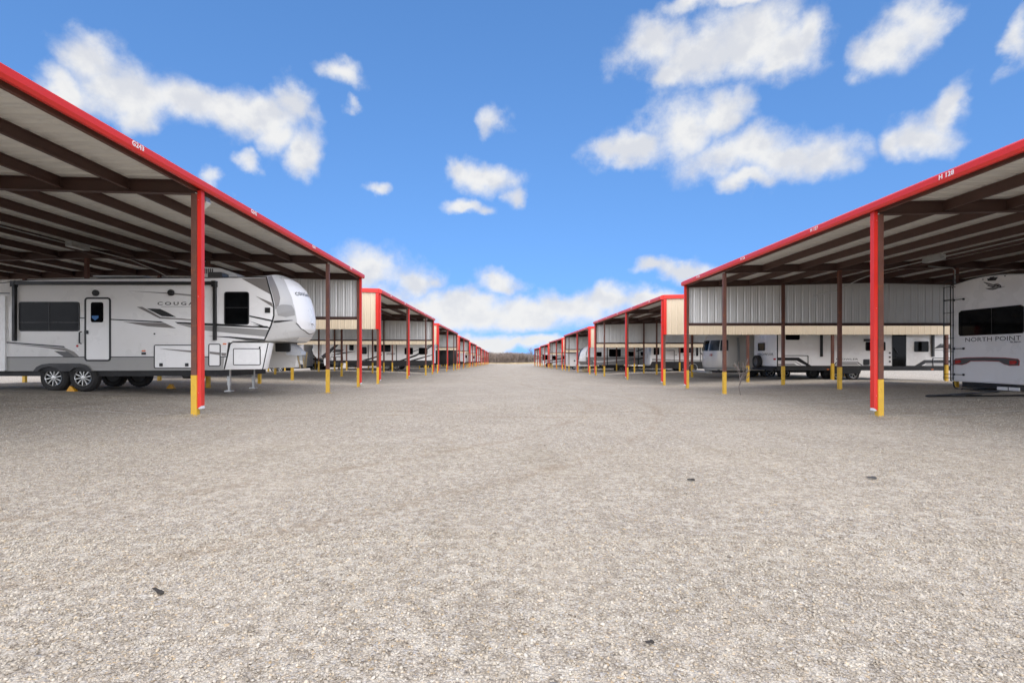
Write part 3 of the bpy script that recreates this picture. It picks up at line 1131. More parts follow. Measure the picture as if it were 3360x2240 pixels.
# chassis, skirt, side openings
V.decal([(-700, 787), (1548, 783), (1536, 872), (-700, 882)], M['grey_skirt'], 'skirt_panel', lay=0)
V.decal([(-700, 781), (1560, 777), (1559, 783), (-700, 788)], M['black'], 'trim_strip', lay=1)
V.decal([(1601, 676), (1825, 680), (1825, 684), (1606, 682), (1590, 694), (1551, 866), (1540, 866), (1582, 690)], M['black'], 'trim_strip', lay=1)
V.decal([(1845, 686), (1852, 686), (1814, 866), (1807, 866)], M['black'], 'trim_strip', lay=1)
V.decal([(-700, 300), (-300, 294), (0, 277), (120, 263), (260, 252), (560, 246), (1836, 236), (1836, 230), (560, 240), (260, 246), (120, 257), (0, 271), (-300, 288), (-700, 294)], M['black'], 'roof_edge', lay=2)
V.decal([(1832, 230), (1840, 230), (1856, 290), (1876, 360), (1892, 430), (1892, 500), (1872, 567), (1844, 630), (1826, 668), (1817, 668), (1835, 626), (1863, 563), (1883, 498), (1883, 432), (1867, 362), (1847, 292)], M['black'], 'cap_seam', lay=3)
V.box('chassis', V.p(-700, 0)[0], V.p(1560, 0)[0], .12, 2.32, .42, .60, 'frame')
V.window(135, 552, 402, 605, .07, mull=(.5,), hmull=.3)
V.window(1548, 1718, 333, 560, .07, hmull=.52)
d = V.hatch(585, 767, 371, 812, .09, .05, 'gel', name='door')
(x0, z1), (x1, z0) = V.p(630, 405), V.p(715, 543)
mb = MB(); mb.prism(rrect(x0, x1, z0, z1, .05), 'y', -.016, -.004)
pn = obj('door_window', mb.mesh('door_window', M['glass']), d)
(xa, za) = V.p(660, 510)
mb = MB(); mb.prism([(xa - .09, za + .05), (xa + .09, za + .05), (xa + .09, za - .01), (xa, za - .08), (xa - .09, za - .01)], 'y', -.0185, -.012)
obj('sticker', mb.mesh('sticker', M['blue']), d)
(xa, za) = V.p(601, 611)
mb = MB(); mb.box(xa - .045, xa + .045, -.04, -.004, za - .05, za + .05); mb.box(xa - .03, xa + .05, -.055, -.04, za - .015, za + .02)
obj('handle', mb.mesh('handle', M['black']), d)
(xa, za), (_, zb) = V.p(561, 608), V.p(561, 690)
V.tubes('grab_handle', [[(xa, 0, za), (xa, -.06, za - .02), (xa, -.06, zb + .02), (xa, 0, zb)]], .018, 'black')
V.hatch(1063, 1338, 697, 861, .05, .026, 'gel', ((1113, 835), (1290, 835)))
V.hatch(1438, 1522, 690, 846, .05, .024, 'gel')
V.hatch(1608, 1797, 722, 838, .03, .02, 'gel')
V.decal([(1785, 710), (1797, 710), (1793, 730), (1783, 730)], M['black'], 'hinge')
# awning
xa, xb = V.p(112, 0)[0], V.p(1487, 0)[0]
zt = V.p(0, 276)[1]
mb = MB()
mb.box(xa, xb, -.11, -.02, zt - .045, zt + .04)
aw = obj('awning', mb.mesh('awning', M['black']), V.root)
for xx, zb in ((xa, V.p(0, 672)[1]), (xb, V.p(0, 667)[1])):
    mb = MB()
    mb.box(xx - .035, xx + .035, -.085, .004, zb, zt)
    mb.box(xx - .055, xx + .055, -.12, .004, zt - .10, zt + .06)
    mb.box(xx - .018, xx + .018, -.092, -.08, zb + .06, zb + .2)
    obj('awning_arm', mb.mesh('awning_arm', M['black']), aw)
V.disc('porch_light', 665, 342, .085, 'black', .07)
V.disc('porch_light', 1183, 340, .085, 'black', .07)
(xa, za) = V.p(1845, 460)
V.box('vent', xa - .07, xa + .07, -.02, .003, za - .07, za + .07, 'black')
for u, w in ((993, 740), (1550, 692)):
    xa, za = V.p(u, w)
    V.box('marker_light', xa - .045, xa + .045, -.025, .003, za - .015, za + .018, 'amber', r=.014)
xa, za = V.p(993, 757)
V.box('outlet_cover', xa - .055, xa + .055, -.02, .003, za - .035, za + .03, 'black')
for w, m_ in ((665, 'gel2'), (685, 'gel2'), (706, 'redlens'), (738, 'gel2')):
    xa, za = V.p(535, w)
    V.disc('side_port', 535, w, .032, m_, .02)
for u, w in ((1068, 622), (1333, 622)):
    xa, za = V.p(u, w)
    V.box('awning_stop', xa - .012, xa + .012, -.03, .003, za - .018, za + .018, 'black')
# slide-out at the rear
V.box('slide_out', V.p(-420, 0)[0], V.p(48, 0)[0], -.05, .003, V.p(0, 878)[1], V.p(0, 362)[1], 'gel', r=.03)
V.decal([(-420, 340), (68, 340), (72, 346), (-420, 347)], M['black'], 'rain_rail')
# graphics
BK, DG, GY, TP = M['black'], M['dgrey'], M['grey'], M['taupe']
V.decal([(880, 326), (1183, 340), (1345, 354), (1345, 366), (1183, 350)], GY)
V.decal([(1012, 447), (1105, 451), (1155, 474), (1215, 507), (1118, 501)], BK)
V.decal([(945, 437), (982, 437), (1030, 462), (1108, 506), (1345, 524), (1345, 531), (1102, 517)], TP)
V.decal([(552, 509), (1110, 536), (1137, 547), (1105, 545), (552, 515)], BK)
V.decal([(850, 540), (1140, 549), (1215, 584), (1020, 571)], TP)
V.decal([(1205, 540), (1345, 545), (1500, 552), (1862, 577), (1860, 584), (1430, 565), (1225, 552)], BK)
V.decal([(1222, 554), (1430, 567), (1850, 594), (1826, 641), (1430, 601), (1310, 579)], GY)
V.decal([(1430, 637), (1590, 641), (1826, 659), (1818, 667), (1700, 666), (1590, 651)], BK)
V.decal([(1720, 495), (1862, 524), (1885, 531), (1882, 540), (1720, 505)], BK)
V.decal([(1720, 533), (1852, 579), (1812, 575)], DG)
V.decal([(1745, 560), (1845, 570), (1852, 579), (1800, 574)], BK)
V.decal([(1762, 362), (1872, 408), (1884, 440), (1802, 389)], TP)
V.decal([(1665, 242), (1838, 238), (1866, 352)], TP)
V.decal([(-420, 650), (0, 673), (440, 706), (452, 717), (420, 714), (0, 682), (-420, 660)], BK, y=-.001)
V.decal([(52, 690), (450, 719), (512, 745), (547, 778), (520, 780), (450, 740), (300, 716)], TP)
V.decal([(375, 740), (470, 745), (518, 779), (440, 779)], DG)
V.decal([(1100, 722), (1330, 738), (1330, 751), (1160, 732)], TP, y=-.008)
V.decal([(1448, 744), (1514, 750), (1514, 768), (1448, 759)], TP, y=-.008)
V.decal([(1526, 752), (1560, 754), (1556, 776), (1526, 771)], TP)
V.text('COUGAR', 1235, 415, .088, 'black', 1.5, 1.45, .0015, width=1.19)
V.decal([(1110, 434), (1350, 434), (1350, 436), (1110, 436)], DG, lay=1)
# wheels, arches, legs
for u, w in ((355, 922), (560, 926)):
    x, z = V.p(u, w)
    V.wheel(x, .385, .05, .24, z=.385)
    V.wheel(x, .385, 2.16, .24, z=.385, rim=False)
arch = [(238, 882), (262, 850), (300, 832), (352, 825), (560, 825), (604, 838), (632, 862), (642, 884), (618, 884), (600, 866), (566, 850), (520, 856), (490, 880), (425, 880), (402, 858), (350, 846), (300, 858), (268, 882)]
V.decal(arch, M['black'], 'wheel_arch', y=-.045)
V.decal([(262, 882), (290, 846), (560, 838), (612, 850), (628, 882)], M['frame'], 'wheel_well', lay=1)
for yy in (.18, 1.55):
    x = V.p(1556, 0)[0]
    mb = MB()
    mb.box(x - .035, x + .035, yy - .035, yy + .035, .16, .62)
    mb.box(x - .025, x + .025, yy - .025, yy + .025, .02, .2)
    mb.box(x - .09, x + .09, yy - .09, yy + .09, -.01, .025)
    mb.box(x - .06, x + .06, yy - .05, yy + .05, .32, .345)
    obj('landing_leg', mb.mesh('landing_leg', M['galv']), V.root)
mb = MB()
mb.tube([(V.p(1160, 0)[0], .5, .5), (V.p(1190, 0)[0], .5, .38), (V.p(1240, 0)[0], .5, .36), (V.p(1300, 0)[0], .5, .37)], .03, 8)
mb.box(V.p(1200, 0)[0], V.p(1310, 0)[0], .4, .7, .34, .40)
obj('entry_step', mb.mesh('entry_step', M['frame']), V.root)
# roof gear
def loc(x, z):
    return (x - V.x0, z + CAMZ - V.zg)
x0, z0 = loc(-8.85, 2.26)
mb = MB()
mb.prism([(x0, z0), (x0 + 1.15, z0), (x0 + 1.05, z0 + .14), (x0 + .6, z0 + .30), (x0 + .1, z0 + .34), (x0, z0 + .3)], 'y', .85, 1.6)
ac = obj('air_conditioner', mb.mesh('air_conditioner', M['gel2']), V.root)
mb = MB()
for i in range(6):
    mb.box(x0 + .08 + i * .055, x0 + .11 + i * .055, .842, .852, z0 + .14, z0 + .29)
obj('grille', mb.mesh('grille', M['dgrey']), ac)
x0, z0 = loc(-8.3, 2.2)
V.box('roof_vent', x0, x0 + .40, .3, .65, z0, z0 + .16, 'dgrey', r=.04)
x0, z0 = loc(-12.0, 2.2)
V.box('solar_panel', x0, x0 + 1.5, .9, 1.7, z0 + .12, z0 + .16, 'galv')
# pin box and safety chains
x0, z0 = loc(-6.70, .14)
V.box('pin_mount', x0, x0 + .42, .95, 1.5, z0, z0 + .32, 'black', r=.03)
x0, z0 = loc(0, 0)
mb = MB()
mb.prism([(x0 - 6.42, z0 + .42), (x0 - 6.30, z0 + .40), (x0 - 5.98, z0 + .13), (x0 - 5.95, z0 + .04), (x0 - 6.10, z0 + .02), (x0 - 6.40, z0 + .05)], 'y', 1.02, 1.42)
pb = obj('pin_box', mb.mesh('pin_box', M['pin']), V.root)
def links(mb, pts, r=.020):
    for i in range(len(pts) - 1):
        a, b = Vector(pts[i]), Vector(pts[i + 1])
        c, dvec = (a + b) / 2, (b - a).normalized()
        side = Vector((0, 1, 0)) if i % 2 else dvec.cross(Vector((0, 1, 0))).normalized()
        L = (b - a).length * .72
        ring = [c + dvec * L * math.cos(q) + side * r * math.sin(q) for q in [2 * math.pi * k / 8 for k in range(9)]]
        mb.tube(ring, .006, 5, cap=False)
mb = MB()
for q, (xx, sw) in enumerate(((-6.12, .10), (-6.0, .05), (-5.92, -.04))):
    n = 16
    pts = [(x0 + xx + sw * math.sin(math.pi * t / n), 1.08 + .12 * q, z0 + .12 - .46 * math.sin(math.pi * t / n)) for t in range(n + 1)]
    links(mb, pts)
obj('safety_chain', mb.mesh('safety_chain', M['gold'], True), V.root)
mb = MB()
mb.box(x0 - 6.12, x0 - 5.98, 1.1, 1.3, z0 - .12, z0 + .05)
obj('king_pin', mb.mesh('king_pin', M['galv']), V.root)


# ---------------------------------------------------------------- fifth-wheel seen from behind, nearest right shed
XB = 15.1
V = Vehicle('fifth_wheel_trailer', 'white fifth-wheel trailer seen from behind with ladder and wide dark rear window', 'camper trailer', XB, 14.80, zg=-.06)
W = 2.48
zc = CAMZ - V.zg                # camera level above its wheels


def rear_prof():
    pts = [(-.10, -.83), (W, -.83)]
    for k in range(13):
        f = k / 12
        pts.append((W - (W + .10) * f, 2.39 + .13 * math.sin(math.pi * f)))
    return pts


me = bpy.data.meshes.new('body')
bm = bmesh.new()
pr = [(y, z + zc) for y, z in rear_prof()]
a = [bm.verts.new((0, y, z)) for y, z in pr]
b = [bm.verts.new((9.6, y, z)) for y, z in pr]
bm.faces.new(a); bm.faces.new(b[::-1])
for i in range(len(pr)):
    bm.faces.new((a[i], a[(i + 1) % len(pr)], b[(i + 1) % len(pr)], b[i]))
bmesh.ops.recalc_face_normals(bm, faces=bm.faces)
es = [e for e in bm.edges if e.calc_face_angle(0) > R(30)]
bmesh.ops.bevel(bm, geom=es, offset=.035, segments=3, affect='EDGES')
bm.to_mesh(me); bm.free()
me.materials.append(M['gel'])
me.polygons.foreach_set('use_smooth', [True] * len(me.polygons)); me.set_sharp_from_angle(angle=R(28))
obj('body', me, V.root)


def yz(S_, Sy):
    """spot on the rear wall from its measured bearing -> local (y, z)"""
    y = XB * 1675 / (S_ - 1654)
    return y - 14.80, (1169 - Sy) * y / 1675 + zc


def rear_prism(pts, x0, x1, mat, name, parent=None):
    mb = MB()
    mb.prism(pts, 'x', x0, x1)
    return obj(name, mb.mesh(name, M[mat]), parent or V.root)


def on_rear(me):
    """text mesh (x right, y up) -> rear wall read from the lane: +x text runs towards -y"""
    me.transform(Matrix(((0, 0, -1, 0), (-1, 0, 0, 0), (0, 1, 0, 0), (0, 0, 0, 1))))
    return me


# black edge trim down the corner and over the top
edge = [(y, z + zc) for y, z in rear_prof()][2:]
for yy in (W - .005, -.095):
    rear_prism([(yy - .014, zc - .83), (yy + .014, zc - .83), (yy + .014, zc + 2.37), (yy - .014, zc + 2.37)], -.004, .05, 'black', 'corner_trim')
mb = MB()
mb.tube([(0.0, y, z) for y, z in edge], .014, 6)
obj('roof_edge', mb.mesh('roof_edge', M['black'], True), V.root)
# window
w0, w1, z0, z1 = .02, 2.15, zc + .672, zc + 1.508
out = [(w1, z0 + .06), (w1 - .05, z0), (w0 + .05, z0), (w0, z0 + .06), (w0, z1 - .06), (w0 + .10, z1), (w1 - .10, z1), (w1, z1 - .06)]
wn = rear_prism(out, -.016, .004, 'black', 'window')
ins = [((y - 1.14) * .985 + 1.14, (z - (z0 + z1) / 2) * .965 + (z0 + z1) / 2) for y, z in out]
rear_prism(ins, -.020, -.012, 'glass', 'pane', wn)
rear_prism([(.985, z0 + .02), (1.005, z0 + .02), (1.005, z1 - .02), (.985, z1 - .02)], -.023, -.018, 'black', 'mullion', wn)
# lettering
me = text_mesh('NORTH POINT', .19, .001, 1.0, 1.0, M['dgrey'])
c = np.array([v.co[0] for v in me.vertices]); me.transform(Matrix.Diagonal((1.80 / (c.max() - c.min()), 1, 1, 1)))
obj('lettering', on_rear(me), V.root, (-.005, 1.02, zc + .535))
me = text_mesh('by Jayco', .075, .001, 1.0, 1.25, M['dgrey'], shear=.25, bold=.001)
obj('lettering', on_rear(me), V.root, (-.005, .28, zc + .435))
# bird emblem: wing, body, beak
def bird(pts, mat, lay):
    pr_ = []
    for u, w in pts:
        pr_.append(yz(2980 + u / 3.137, 880 + w / 3.137))
    return rear_prism(pr_, -.004 - .002 * lay, .003, mat, 'emblem')
bird([(774, 140), (830, 152), (880, 168), (905, 182), (880, 200), (845, 192), (812, 182), (825, 172), (795, 165), (808, 160), (784, 152)], 'dgrey', 0)
bird([(790, 146), (830, 157), (880, 174), (890, 183), (850, 186), (820, 178), (836, 172), (806, 163), (818, 158)], 'grey', 1)
bird([(880, 166), (905, 158), (935, 162), (955, 176), (958, 187), (998, 186), (962, 200), (930, 203), (905, 214), (870, 223), (830, 220), (792, 206), (826, 205), (862, 200), (885, 190)], 'dgrey', 0)
bird([(905, 172), (930, 168), (945, 178), (940, 190), (905, 203), (866, 214), (830, 212), (862, 206), (890, 194)], 'grey', 1)
bird([(912, 176), (930, 173), (938, 181), (926, 188), (910, 188)], 'black', 2)
bird([(960, 191), (992, 188), (962, 197)], 'gel2', 1)
# rear camera, marker lamps
y, z = yz(2980 + 880 / 3.137, 880 + 108 / 3.137)
mb = MB()
mb.prism([(y - .13, z + .02), (y + .13, z + .02), (y + .10, z - .05), (y - .06, z - .06)], 'x', -.09, .003)
mb.box(-.02, .0, y + .02, y + .12, z + .02, z + .06)
obj('rear_camera', mb.mesh('rear_camera', M['black']), V.root)
for u, w in ((770, 115), (880, 92), (997, 80), (455, 201), (480, 193)):
    y, z = yz(2980 + u / 3.137, 880 + w / 3.137)
    mb = MB(); mb.lathe([(.001, -.02), (.014, -.018), (.018, .003)], 'x', 10, (0, y, z))
    obj('marker_light', mb.mesh('marker_light', M['black'], True), V.root)
# tail light band
L_ = lambda pts: [yz(2980 + u / 3.137, 880 + w / 3.137) for u, w in pts]
zt = zc - .07
band = [(2.33, zt - .06), (2.28, zt), (1.9, zt + .035), (1.24, zt + .05), (.58, zt + .035), (.20, zt), (.15, zt - .06), (.16, zt - .20), (.45, zt - .21), (.62, zt - .16), (.76, zt - .085), (1.24, zt - .075), (1.72, zt - .085), (1.86, zt - .16), (2.03, zt - .21), (2.33, zt - .20)]
bd = rear_prism(band, -.014, .003, 'redlens', 'tail_light_band')
ins = [((y - 1.24) * .988 + 1.24, z + (.016 if z < zt - .05 else -.014)) for y, z in band]
rear_prism(ins, -.018, -.010, 'dgrey', 'tail_light_lens', bd)
for yy in (2.16, .32):
    rear_prism([(yy + .12, zt - .06), (yy - .06, zt - .045), (yy - .12, zt - .10), (yy - .05, zt - .155), (yy + .12, zt - .17)], -.022, -.014, 'redlens', 'tail_light', bd)
mb = MB()
for sgn in (1,):
    pts = [(-.004, y, z) for y, z in [(1.90, zt - .20), (1.80, zt - .15), (1.70, zt - .10), (1.24, zt - .095), (.78, zt - .10), (.68, zt - .15), (.58, zt - .20)]]
    mb.tube(pts, .018, 8)
obj('moulding', mb.mesh('moulding', M['gel2'], True), V.root)
# ladder
ya, yb = 2.545, 2.19
rail = lambda yy, zt_: [(-.16, yy, zc - .80), (-.16, yy, zc + 2.30), (-.15, yy, zt_ - .05), (-.06, yy, zt_), (.25, yy, zt_ + .03)]
lad = V.tubes('ladder', [rail(ya, zc + 2.56), rail(yb, zc + 2.72)], .016, 'black')
for zz in (2.33, 1.90, 1.462, 1.035, .605, .165, -.27, -.714):
    V.tubes('rung', [[(-.16, ya + .03, zc + zz), (-.16, yb - .03, zc + zz)]], .011, 'black', lad)
for zz in (1.88, .26, -.60):
    for yy in (ya - .22, yb - .22):
        mb = MB()
        mb.tube([(-.16, yy + .22, zc + zz), (-.10, yy + .1, zc + zz), (-.0, yy, zc + zz)], .011, 6)
        mb.lathe([(.001, -.035), (.034, -.03), (.036, .003)], 'x', 12, (0, yy, zc + zz))
        obj('ladder_bracket', mb.mesh('ladder_bracket', M['black'], True), lad)
# bumper and plates
V.box('bumper', .02, .14, .25, 2.05, zc - 1.0, zc - .86, 'frame')
V.box('chassis', .15, 9.4, .3, 2.2, zc - 1.0, zc - .84, 'frame')
for y0 in (.16, .52):
    V.box('plate', -.0, .02, y0, y0 + .32, zc - 1.02, zc - .92, 'gel2')
for xx in (3.6, 4.5):
    for y0 in (.02, 2.2):
        V.wheel(xx, .385, y0, .24, z=.385, rim=False)
x, z = 0, 0
V.box('slide_out', 1.2, 4.2, -.05, .01, zc - .5, zc + 1.9, 'gel', r=.03)


# ---------------------------------------------------------------- travel trailer with spare wheel, second right shed
V = Vehicle('travel_trailer', 'white travel trailer with spare wheel on its rear and black angular graphics', 'camper trailer',
            13.46, 25.2, .005882, 8.21, 497)
W = 2.3
V.body(V.poly([(893, -65), (2500, -65), (2560, 20), (2575, 150), (2540, 378), (893, 378)]), W, 'gel', .03)
V.box('chassis', -.02, V.p(2560, 0)[0], .06, W - .06, .52, .69, 'frame')
mb = MB(); mb.box(V.p(893, 0)[0] + .02, V.p(2540, 0)[0], -.004, .06, .50, .70)
obj('skirt_panel', mb.mesh('skirt_panel', M['frame']), V.root)
V.window(1637, 1803, 172, 247, .06)
V.window(2043, 2165, 168, 256, .06)
V.window(965, 1083, 60, 156, .06)
dr = V.hatch(1858, 1977, 60, 383, .05, .03, 'glass', name='door')
xa, za = V.p(1885, 260)
V.tubes('grab_handle', [[(xa - .1, 0, za + .2), (xa - .06, -.06, za + .2), (xa + .06, -.06, za), (xa + .06, -.06, za - .25), (xa - .1, 0, za - .3)]], .02, 'black')
for w in (265, 300, 337):
    V.disc('side_port', 1840, w, .05, 'dgrey', .02)
for u in (1263, 2197):
    xa, zb = V.p(u, 296)
    V.box('awning_arm', xa - .05, xa + .05, -.08, .003, zb, V.p(0, 10)[1], 'black')
V.box('awning', V.p(1255, 0)[0], V.p(2205, 0)[0], -.14, .0, V.p(0, 20)[1], V.p(0, -5)[1], 'black')
(x0, z1), (x1, z0) = V.p(952, 285), V.p(1155, 376)
obj('hatch_frame', ring_mesh(rrect(x0, x1, z0, z1, .06), inset_rr(x0, x1, z0, z1, .06, .025), -.03, .003, M['black'], 'hatch_frame'), V.root)
(x0, z1), (x1, z0) = V.p(2198, 305), V.p(2360, 379)
obj('hatch_frame', ring_mesh(rrect(x0, x1, z0, z1, .06), inset_rr(x0, x1, z0, z1, .06, .025), -.03, .003, M['black'], 'hatch_frame'), V.root)
xa, za = V.p(1643, 342)
V.box('outlet_cover', xa - .15, xa + .15, -.03, .003, za - .15, za + .14, 'black', r=.03)
xa, za = V.p(1650, 158)
V.box('porch_light', xa - .17, xa + .17, -.06, .003, za - .06, za + .06, 'black')
V.decal([(893, 303), (1075, 303), (1187, 376), (1150, 376), (1060, 330), (893, 328)], BK)
V.decal([(893, 336), (1050, 336), (1098, 366), (1090, 368), (1046, 341), (893, 341)], GY)
V.decal([(893, 352), (1035, 352), (1060, 368), (893, 370)], GY)
V.decal([(1390, 340), (1572, 340), (1612, 369), (1600, 369), (1566, 345), (1396, 345), (1378, 369), (1368, 369)], BK)
V.decal([(1400, 348), (1560, 348), (1585, 366), (1385, 366)], GY)
V.decal([(2035, 381), (2130, 324), (2480, 324), (2480, 351), (2140, 351), (2090, 381)], BK)
V.decal([(2150, 357), (2480, 357), (2480, 366), (2135, 366)], GY)
V.decal([(2215, 228), (2262, 194), (2480, 194), (2480, 232), (2300, 232), (2285, 222)], BK)
V.decal([(2205, 232), (2268, 186), (2480, 186), (2480, 190), (2270, 190), (2215, 232)], BK)
V.decal([(2210, 240), (2480, 240), (2480, 244), (2210, 244)], BK)
V.decal([(893, 372), (2540, 372), (2540, 379), (893, 379)], BK, 'trim_strip')
V.decal([(893, -60), (902, -60), (902, 378), (893, 378)], BK, 'corner_trim')
V.text('PROWLER', 1480, 318, .085, 'dgrey', 1.4, 1.1, .001, width=1.08)
for u in (1412, 1540):
    x, _ = V.p(u, 0)
    V.wheel(x, .33, .04, .21, z=.33, spokes=6)
    V.wheel(x, .33, W - .28, .21, z=.33, rim=False)
V.decal([(1350, 392), (1365, 372), (1590, 372), (1605, 395), (1590, 440), (1360, 440)], M['frame'], 'wheel_well')
for u in (1320, 2195):
    xa, za = V.p(u, 403)
    V.box('marker_light', xa - .05, xa + .05, -.03, .003, za - .02, za + .02, 'amber')
# its rear wall (facing the lane)
def rp(u, w):
    """rear-wall drawing: u 703 (far edge) .. 893 (near edge)"""
    S_ = 2200 + u / 2.5565
    y = 13.46 * 1675 / (S_ - 1654)
    return y - 25.2, (1169 - (1050 + w / 2.5565)) * y / 1675 + CAMZ - V.zg
def rquad(u0, u1, w0, w1):
    um = (u0 + u1) / 2
    y0, y1 = rp(u1, w0)[0], rp(u0, w0)[0]
    return y0, y1, rp(um, w1)[1], rp(um, w0)[1]
y0, y1, z0, z1 = rquad(735, 792, 190, 257)
wn = rear_prism(rrect(y0, y1, z0, z1, .05), -.02, .003, 'black', 'window')
rear_prism(rrect(y0 + .03, y1 - .03, z0 + .03, z1 - .03, .04), -.024, -.015, 'glass', 'pane', wn)
y0, y1, z0, z1 = rquad(731, 862, 277, 297)
me = text_mesh('PROWLER', .17, .001, 1.05, 1.0, M['dgrey'], bold=.001)
c = np.array([v.co[0] for v in me.vertices]); me.transform(Matrix.Diagonal(((y1 - y0) / (c.max() - c.min()), 1, 1, 1)))
obj('lettering', on_rear(me), V.root, (-.005, (y0 + y1) / 2, (z0 + z1) / 2))
for u in (720, 875):
    y, z = rp(u, 327)
    rear_prism([(y - .09, z - .04), (y + .09, z - .04), (y + .09, z + .04), (y - .09, z + .04)], -.03, .003, 'redlens', 'tail_light')
y, z = rp(748, 347)
mb = MB(); mb.lathe([(.19, -.02), (.22, -.24), (.31, -.25), (.335, -.2), (.335, -.06), (.31, -.02), (.19, -.02)], 'x', 26, (0, y, z))
sw = obj('spare_wheel', mb.mesh('spare_wheel', M['rubber'], True), V.root)
mb = MB(); mb.lathe([(.001, -.17), (.08, -.19), (.19, -.2), (.205, -.225), (.22, -.2), (.22, -.1)], 'x', 22, (0, y, z)); mb.box(-.06, .0, y - .05, y + .05, z - .3, z + .2)
obj('rim', mb.mesh('rim', M['dgrey'], True), sw)
V.box('bumper', -.14, -.04, .1, W - .1, .50, .62, 'frame')
mb = MB(); mb.prism([(V.p(2540, 0)[0], .58), (V.p(2740, 0)[0], .56), (V.p(2740, 0)[0], .48), (V.p(2540, 0)[0], .50)], 'y', 1.05, 1.25)
obj('tow_tongue', mb.mesh('tow_tongue', M['frame']), V.root)


# ---------------------------------------------------------------- rounded silver trailer, second right shed
V = Vehicle('silver_trailer', 'rounded polished aluminium trailer with wraparound rear windows behind a brown post', 'camper trailer', 12.0, 29.1)
W, Lq, RC = 2.5, 7.6, .80
H0, H1 = .46, 2.98


def plan(s, d):
    """point on the plan outline inset by d; s runs 0 (far side front) round the rear end to 3 (near side front)"""
    rc = max(RC - d, .02)
    if s < 1:                       # far side, towards the rear
        return (Lq - (Lq - RC) * s, W - d)
    if s <= 2:                      # rear end: corner, bowed middle, corner
        q = (s - 1) * 3
        if q < 1:
            a = R(90 + 90 * q)
            return (RC + rc * math.cos(a), W - RC + rc * math.sin(a))
        if q < 2:
            f = q - 1
            return (d - .10 * math.sin(math.pi * f), W - RC + (2 * RC - W) * f)
        a = R(180 + 90 * (q - 2))
        return (RC + rc * math.cos(a), RC + rc * math.sin(a))
    return (RC + (Lq - RC) * (s - 2), d)


def sect(v):
    """height fraction -> (inset, z)"""
    tab = [(0, .14), (.06, .05), (.15, .012), (.3, 0), (.48, .01), (.6, .04), (.7, .10), (.8, .21), (.88, .36), (.94, .55), (.98, .78), (1, 1.1)]
    return lerp_tab(v, tab), H0 + (H1 - H0) * v


def alu_pt(s, v, off=0.0):
    d, z = sect(v)
    x, y = plan(s, d - off)
    lean = .16 * max(0, v - .3) * (1 if s > 1 and s < 2 else max(0, 1 - abs(s - 1.5) * 1.0))
    return (x + lean * max(0, 1 - x / 2.0), y, z)


SS = [0, .5, .9] + [1 + k / 24 for k in range(25)] + [2.1, 2.5, 3.0]
VV = [0, .03, .06, .1, .15, .22, .3, .4, .48, .55, .6, .65, .7, .75, .8, .84, .88, .91, .94, .96, .98, 1]
mb = MB()
mb.add([alu_pt(s, v) for v in VV for s in SS], [(i * len(SS) + j, i * len(SS) + j + 1, (i + 1) * len(SS) + j + 1, (i + 1) * len(SS) + j) for i in range(len(VV) - 1) for j in range(len(SS) - 1)])
obj('body', mb.mesh('body', M['alu'], True), V.root)


def alu_patch(name, s0, s1, v0, v1, mat, off, parent=None, n=10):
    mb = MB()
    g = [alu_pt(s0 + (s1 - s0) * i / n, v0 + (v1 - v0) * j / 6, off) for j in range(7) for i in range(n + 1)]
    mb.add(g, [(j * (n + 1) + i, j * (n + 1) + i + 1, (j + 1) * (n + 1) + i + 1, (j + 1) * (n + 1) + i) for j in range(6) for i in range(n)])
    return obj(name, mb.mesh(name, M[mat], True), parent or V.root)


for s0, s1, mt in ((1.36, 1.62, 'glass'), (1.66, 1.86, 'glass2'), (1.87, 1.985, 'glass2'), (1.14, 1.33, 'glass2')):
    wn = alu_patch('window', s0 - .012, s1 + .012, .445, .70, 'galv', .012)
    alu_patch('pane', s0, s1, .455, .69, mt, .02, wn)
wn = alu_patch('window', 2.22, 2.48, .45, .72, 'black', .012)
alu_patch('pane', 2.225, 2.475, .46, .71, 'glass', .018, wn)
alu_patch('rear_hatch', 1.40, 1.60, .08, .24, 'alu', .012)
alu_patch('licence_plate', 1.46, 1.54, .27, .33, 'gel', .02)
for s0, s1 in ((1.70, 1.715), (1.735, 1.75), (1.25, 1.265), (1.285, 1.30)):
    alu_patch('tail_light', s0, s1, .33, .385, 'redlens', .025)
alu_patch('trim_strip', 1.0, 2.9, .045, .065, 'galv', .015, n=40)
alu_patch('awning_rail', 2.07, 2.09, .1, .75, 'galv', .06)
V.box('bumper', -.42, -.1, .15, W - .15, .30, .44, 'galv', r=.05)
V.box('chassis', .3, Lq, .25, W - .25, .34, .5, 'frame')
for xx in (3.2, 4.05):
    V.wheel(xx, .36, .12, .22, z=.36, rim=True, spokes=5)
    V.wheel(xx, .36, W - .36, .22, z=.36, rim=False)
mb = MB()
for k in range(5):
    mb.lathe([(.001, -.03), (.03, -.02), (.035, .01)], 'x', 8, (.35 + .0 * k, .9 + .18 * k, 2.72))
obj('marker_light', mb.mesh('marker_light', M['amber']), V.root)


